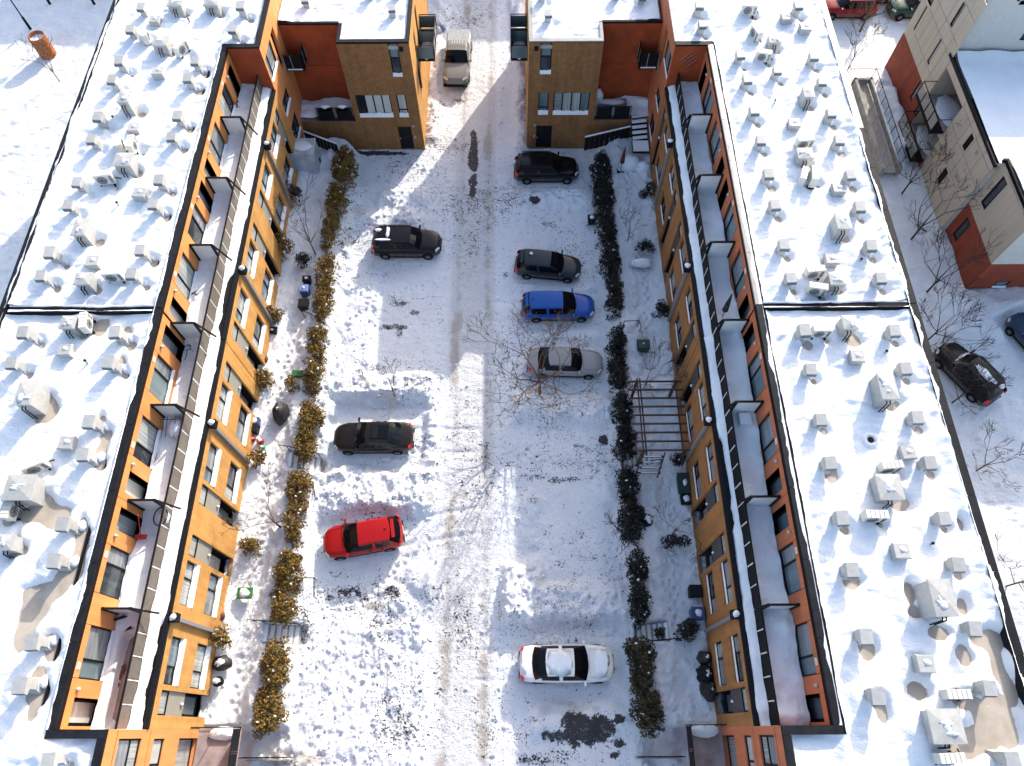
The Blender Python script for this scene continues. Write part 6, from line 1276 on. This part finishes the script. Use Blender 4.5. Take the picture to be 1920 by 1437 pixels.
# roofs and the tall part's other walls
def slab(x0, x1, y0, y1, z, nm='roof_deck', m_='membrane'): mb = MB(); mb.box(x0, x1, y0, y1, z - .3, z); return mb.build(nm, m_, r)
slab(XB + .05, 50, 31.45, 41.6, 6.25); slab(XB + .3, 50, 26.4, 31.45, 6.85); 
slab(32.5, 50, 41.6, 47, 10.2); slab(XB + .9, 50, 43.0, 47, 10.21)
FY = FR('Y', 41.6, -1); mb = MB(); wall(mb, FY, XB + 2.2, 50, 6.2, 10.3, [(34.2, 34.9, 7.3, 8.4, .1)]); mb.build('upper_wall', 'panel_grey', r); window(r, FY, 34.2, 34.9, 7.3, 8.4, dep=.06, pane='pane_dark')
mb = MB(); c = FY.P(33.9, 9.4, .15); mb.blob(c, (.2, .18, .2), 10, 6, 0); mb.build('vent_hood', 'lamp_white', r, smooth=True)
mb = MB(); mb.quad((XB, 41.6, 6.2), (XB + 2.2, 41.6, 6.2), (XB + 2.2, 41.6, 10.3), (XB, 41.6, 10.3)); mb.build('return_wall', 'panel_grey', r)
f2 = FR('X', XB + .32, -1); fy2 = FR('Y', 26.5, -1); fy3 = FR('Y', 31.48, -1)
mb = MB(); wall(mb, f2, 26.5, 31.5, 2.9, 6.9, [(30.0, 30.7, 3.9, 6.3, .1)]); mb.build('side_cladding', 'panel_beige', r); window(r, f2, 30.0, 30.7, 3.9, 6.3, dep=.06, pane='pane_dark', fw=.09)
mb = MB(); wall(mb, fy2, XB + .32, 50, 2.9, 6.9); mb.build('end_cladding', 'panel_grey', r)
mb = MB(); wall(mb, f2, 26.5, 31.5, 0, 2.9, [(30.0, 30.7, .6, 2.4, .1)]); wall(mb, fy2, XB + .32, 50, 0, 2.9, [(32.0, 32.9, .3, 1.0, .1)]); mb.build('brick_base', 'brick_red', r); window(r, f2, 30.0, 30.7, .6, 2.4, dep=.06, pane='pane_dark', fw=.09); window(r, fy2, 32.0, 32.9, .3, 1.0, dep=.06, pane='pane_teal', sill=.15)
mb = MB(); wall(mb, fy3, XB, XB + .35, 0, 6.5); mb.build('corner_trim', 'panel_grey', r)
for (y_, z_) in ((33.5, 5.4), (33.6, 3.1), (36.4, 3.0), (42.9, 9.5)): mb = MB(); mb.blob(f.P(y_, z_, .1), (.14, .14, .14), 9, 6, 0); mb.build('wall_vent', 'galv', r, smooth=True)
for (a, b, c, d, z) in ((XB - .02, XB + .13, 31.45, 41.6, 6.42), (XB + .3, XB + .45, 26.45, 31.45, 6.98), (XB + 2.15, XB + 2.3, 41.58, 43.0, 10.4), (XB + .9, XB + 1.05, 43.0, 47, 10.4), (XB + .13, XB + .45, 31.3, 31.45, 6.99)):
    mb = MB(); mb.box(a, b, c, d, z - .25, z); mb.build('parapet_cap', 'cap_dark', r)
for nm, x0, x1, y0, y1, z, sd in (('low', XB + .16, 48, 31.5, 41.5, 6.25, 1), ('near', XB + .47, 48, 26.5, 31.4, 6.85, 2), ('high', XB + 2.35, 48, 41.7, 47, 10.2, 3)):
    xs = np.arange(x0, x1, .2); ys = np.arange(y0, y1, .2); XX, YY = np.meshgrid(xs, ys); Z = z + .25 + .16 * fbm(XX, YY, .3, 4, 700 + sd); Z += .35 * np.exp(-((YY - 41.6) / .7) ** 2) * (sd == 1) * (.6 + fbm(XX, YY, .5, 3, 9)); grid_mesh('roof_snow', xs, ys, Z, ['snow'], parent=r)
# ramp with railings beside the right row's outer wall
r = thing('basement_ramp', 'narrow sunken ramp with concrete walls and metal rails behind the right row', 'ramp', (27.5, 40, 0))
for (x0, x1) in ((26.9, 27.1), (28.1, 28.35)): mb = MB(); mb.box(x0, x1, 36.5, 45.8, .0, .75); mb.build('ramp_wall', 'concrete', r)
mb = MB(); mb.box(26.9, 28.3, 45.6, 45.8, 0, .75); mb.build('ramp_wall', 'concrete', r); mb = MB(); mb.box(27.1, 28.1, 36.5, 45.6, .25, .32); mb.build('ramp_floor', 'membrane', r)
for k in range(10): mb = MB(); yy = 36.8 + k; mb.tube((28.22, yy, .7), (28.22, yy, 1.6), .025, n=5); mb.build('post', 'black_metal', r)
mb = MB(); mb.tube((28.22, 36.6, 1.6), (28.22, 45.8, 1.6), .03, n=5); mb.build('top_rail', 'black_metal', r)
for k in range(8): mb = MB(); yy = 37 + k * 1.1; mb.tube((27.5, yy, .3), (27.5, yy, 1.1), .02, n=5); mb.build('inner_post', 'galv', r)
mb = MB(); mb.tube((27.5, 37, 1.1), (27.5, 44.7, 1.1), .03, n=5); mb.build('inner_rail', 'galv', r); mb = MB(); mb.blob((28.22, 41, .74), (.11, 4.2, .1), 10, 5, .1, seed=3); mb.build('wall_snow', 'snow', r, smooth=True)
mb = MB(); mb.box(26.6, 29.0, 46.4, 47.3, 1.0, 1.08); mb.build('shed_roof', 'galv', r)
# ------------------------------------------------------------------ the street at the top left
def lamp(px, py, h, label, n):
    x, y = U(px, py, 0); z = gz(x, y); r = thing('street_lamp', label, 'street lamp', (x, y, z)); mb = MB(); mb.tube((x, y, z - .2), (x, y, z + 1.1), .12, .10, n=10); mb.build('base', 'black_metal', r); mb = MB(); mb.tube((x, y, z + 1.1), (x, y, z + h), .055, .04, n=8); mb.build('pole', 'black_metal', r)
    mb = MB(); mb.blob((x, y, z + h + .12), (.3, .3, .14), 12, 6, 0); mb.build('lantern', 'black_metal', r, smooth=True)
lamp(58, 56, 5.5, 'black street lamp post beside the round brown planter, top left', 0)
x, y = U(93, 7, 0); lamp(94, 8, 4.5, 'black post cut by the top edge, left one of the pair over the street', 1); lamp(177, 8, 4.5, 'black post cut by the top edge, nearest to the left roof', 2)
x, y = U(88, 98, .3); z = gz(x, y); r = thing('round_planter', 'rust-brown woven cylinder planter full of snow on the left field', 'planter', (x, y, z)); n = 20; hh = 1.75; ra_ = .62
for k in range(n):
    for lv in range(6):
        a0, a1 = 6.2832 * (k + .04 + .5 * (lv % 2)) / n, 6.2832 * (k + .96 + .5 * (lv % 2)) / n; z0, z1 = z + hh * lv / 6 + .01, z + hh * (lv + 1) / 6 - .01; q = ra_ + (.02 if (k + lv) % 2 else 0); mb = MB()
        mb.hexa([(x + q * math.cos(a0), y + q * math.sin(a0), z0), (x + q * math.cos(a1), y + q * math.sin(a1), z0), (x + .56 * math.cos(a1), y + .56 * math.sin(a1), z0), (x + .56 * math.cos(a0), y + .56 * math.sin(a0), z0)], [(x + q * math.cos(a0), y + q * math.sin(a0), z1), (x + q * math.cos(a1), y + q * math.sin(a1), z1), (x + .56 * math.cos(a1), y + .56 * math.sin(a1), z1), (x + .56 * math.cos(a0), y + .56 * math.sin(a0), z1)]); mb.build('woven_strip', 'rust', r)
mb = MB(); mb.tube((x, y, z - .1), (x, y, z + hh - .22), .55, n=16); mb.build('snow_fill', 'snow', r)
mb = MB()
for k in range(20): a0, a1 = 6.2832 * k / 20, 6.2832 * (k + 1) / 20; mb.tube((x + ra_ * math.cos(a0), y + ra_ * math.sin(a0), z + hh), (x + ra_ * math.cos(a1), y + ra_ * math.sin(a1), z + hh), .03, n=5, cap=False)
mb.build('rim', 'rust', r)
# blue-white snow chunks dumped by the pickup
for k, (px, py) in enumerate(((823, 42), (829, 50), (822, 54))):
    x, y = U(px, py, .5); r = thing('bin_bag', ['pale blue rubbish bag beside the pickup, farthest up the lane', 'pale blue rubbish bag touching the pickup', 'pale blue rubbish bag nearest the left block wall'][k], 'bag', (x, y, .1)); mb = MB(); mb.blob((x, y, .35), (.28, .26, .3), 10, 7, .15, seed=k); mb.build('bag', 'lid_blue' if k == 1 else 'frost_glass', r, smooth=True); mb = MB(); mb.tube((x, y, .6), (x + .03, y, .75), .05, .02, n=6); mb.build('tied_neck', 'frost_glass', r)
# the row across the far street, out of the photo, whose shade lies over the top of it
r = thing('apartment_house', 'orange brick row across the far street, beyond the top edge, shading the lane', 'house', (-20, 80, 0)); mb = MB(); mb.box(-62, 14, 75, 87, 0, 11.3); mb.build('brick_wall', 'brick_block', r); mb = MB(); mb.box(-62.1, 14.1, 74.9, 87.1, 11.3, 11.45); mb.build('roof', 'snow', r)
fy = FR('Y', 75, -1)
for k in range(18):
    for zz_ in (1.2, 4.6, 8.2): window(r, fy, -60 + k * 4.1, -58.4 + k * 4.1, zz_, zz_ + 1.6, dep=-.02, pane='pane_dark')
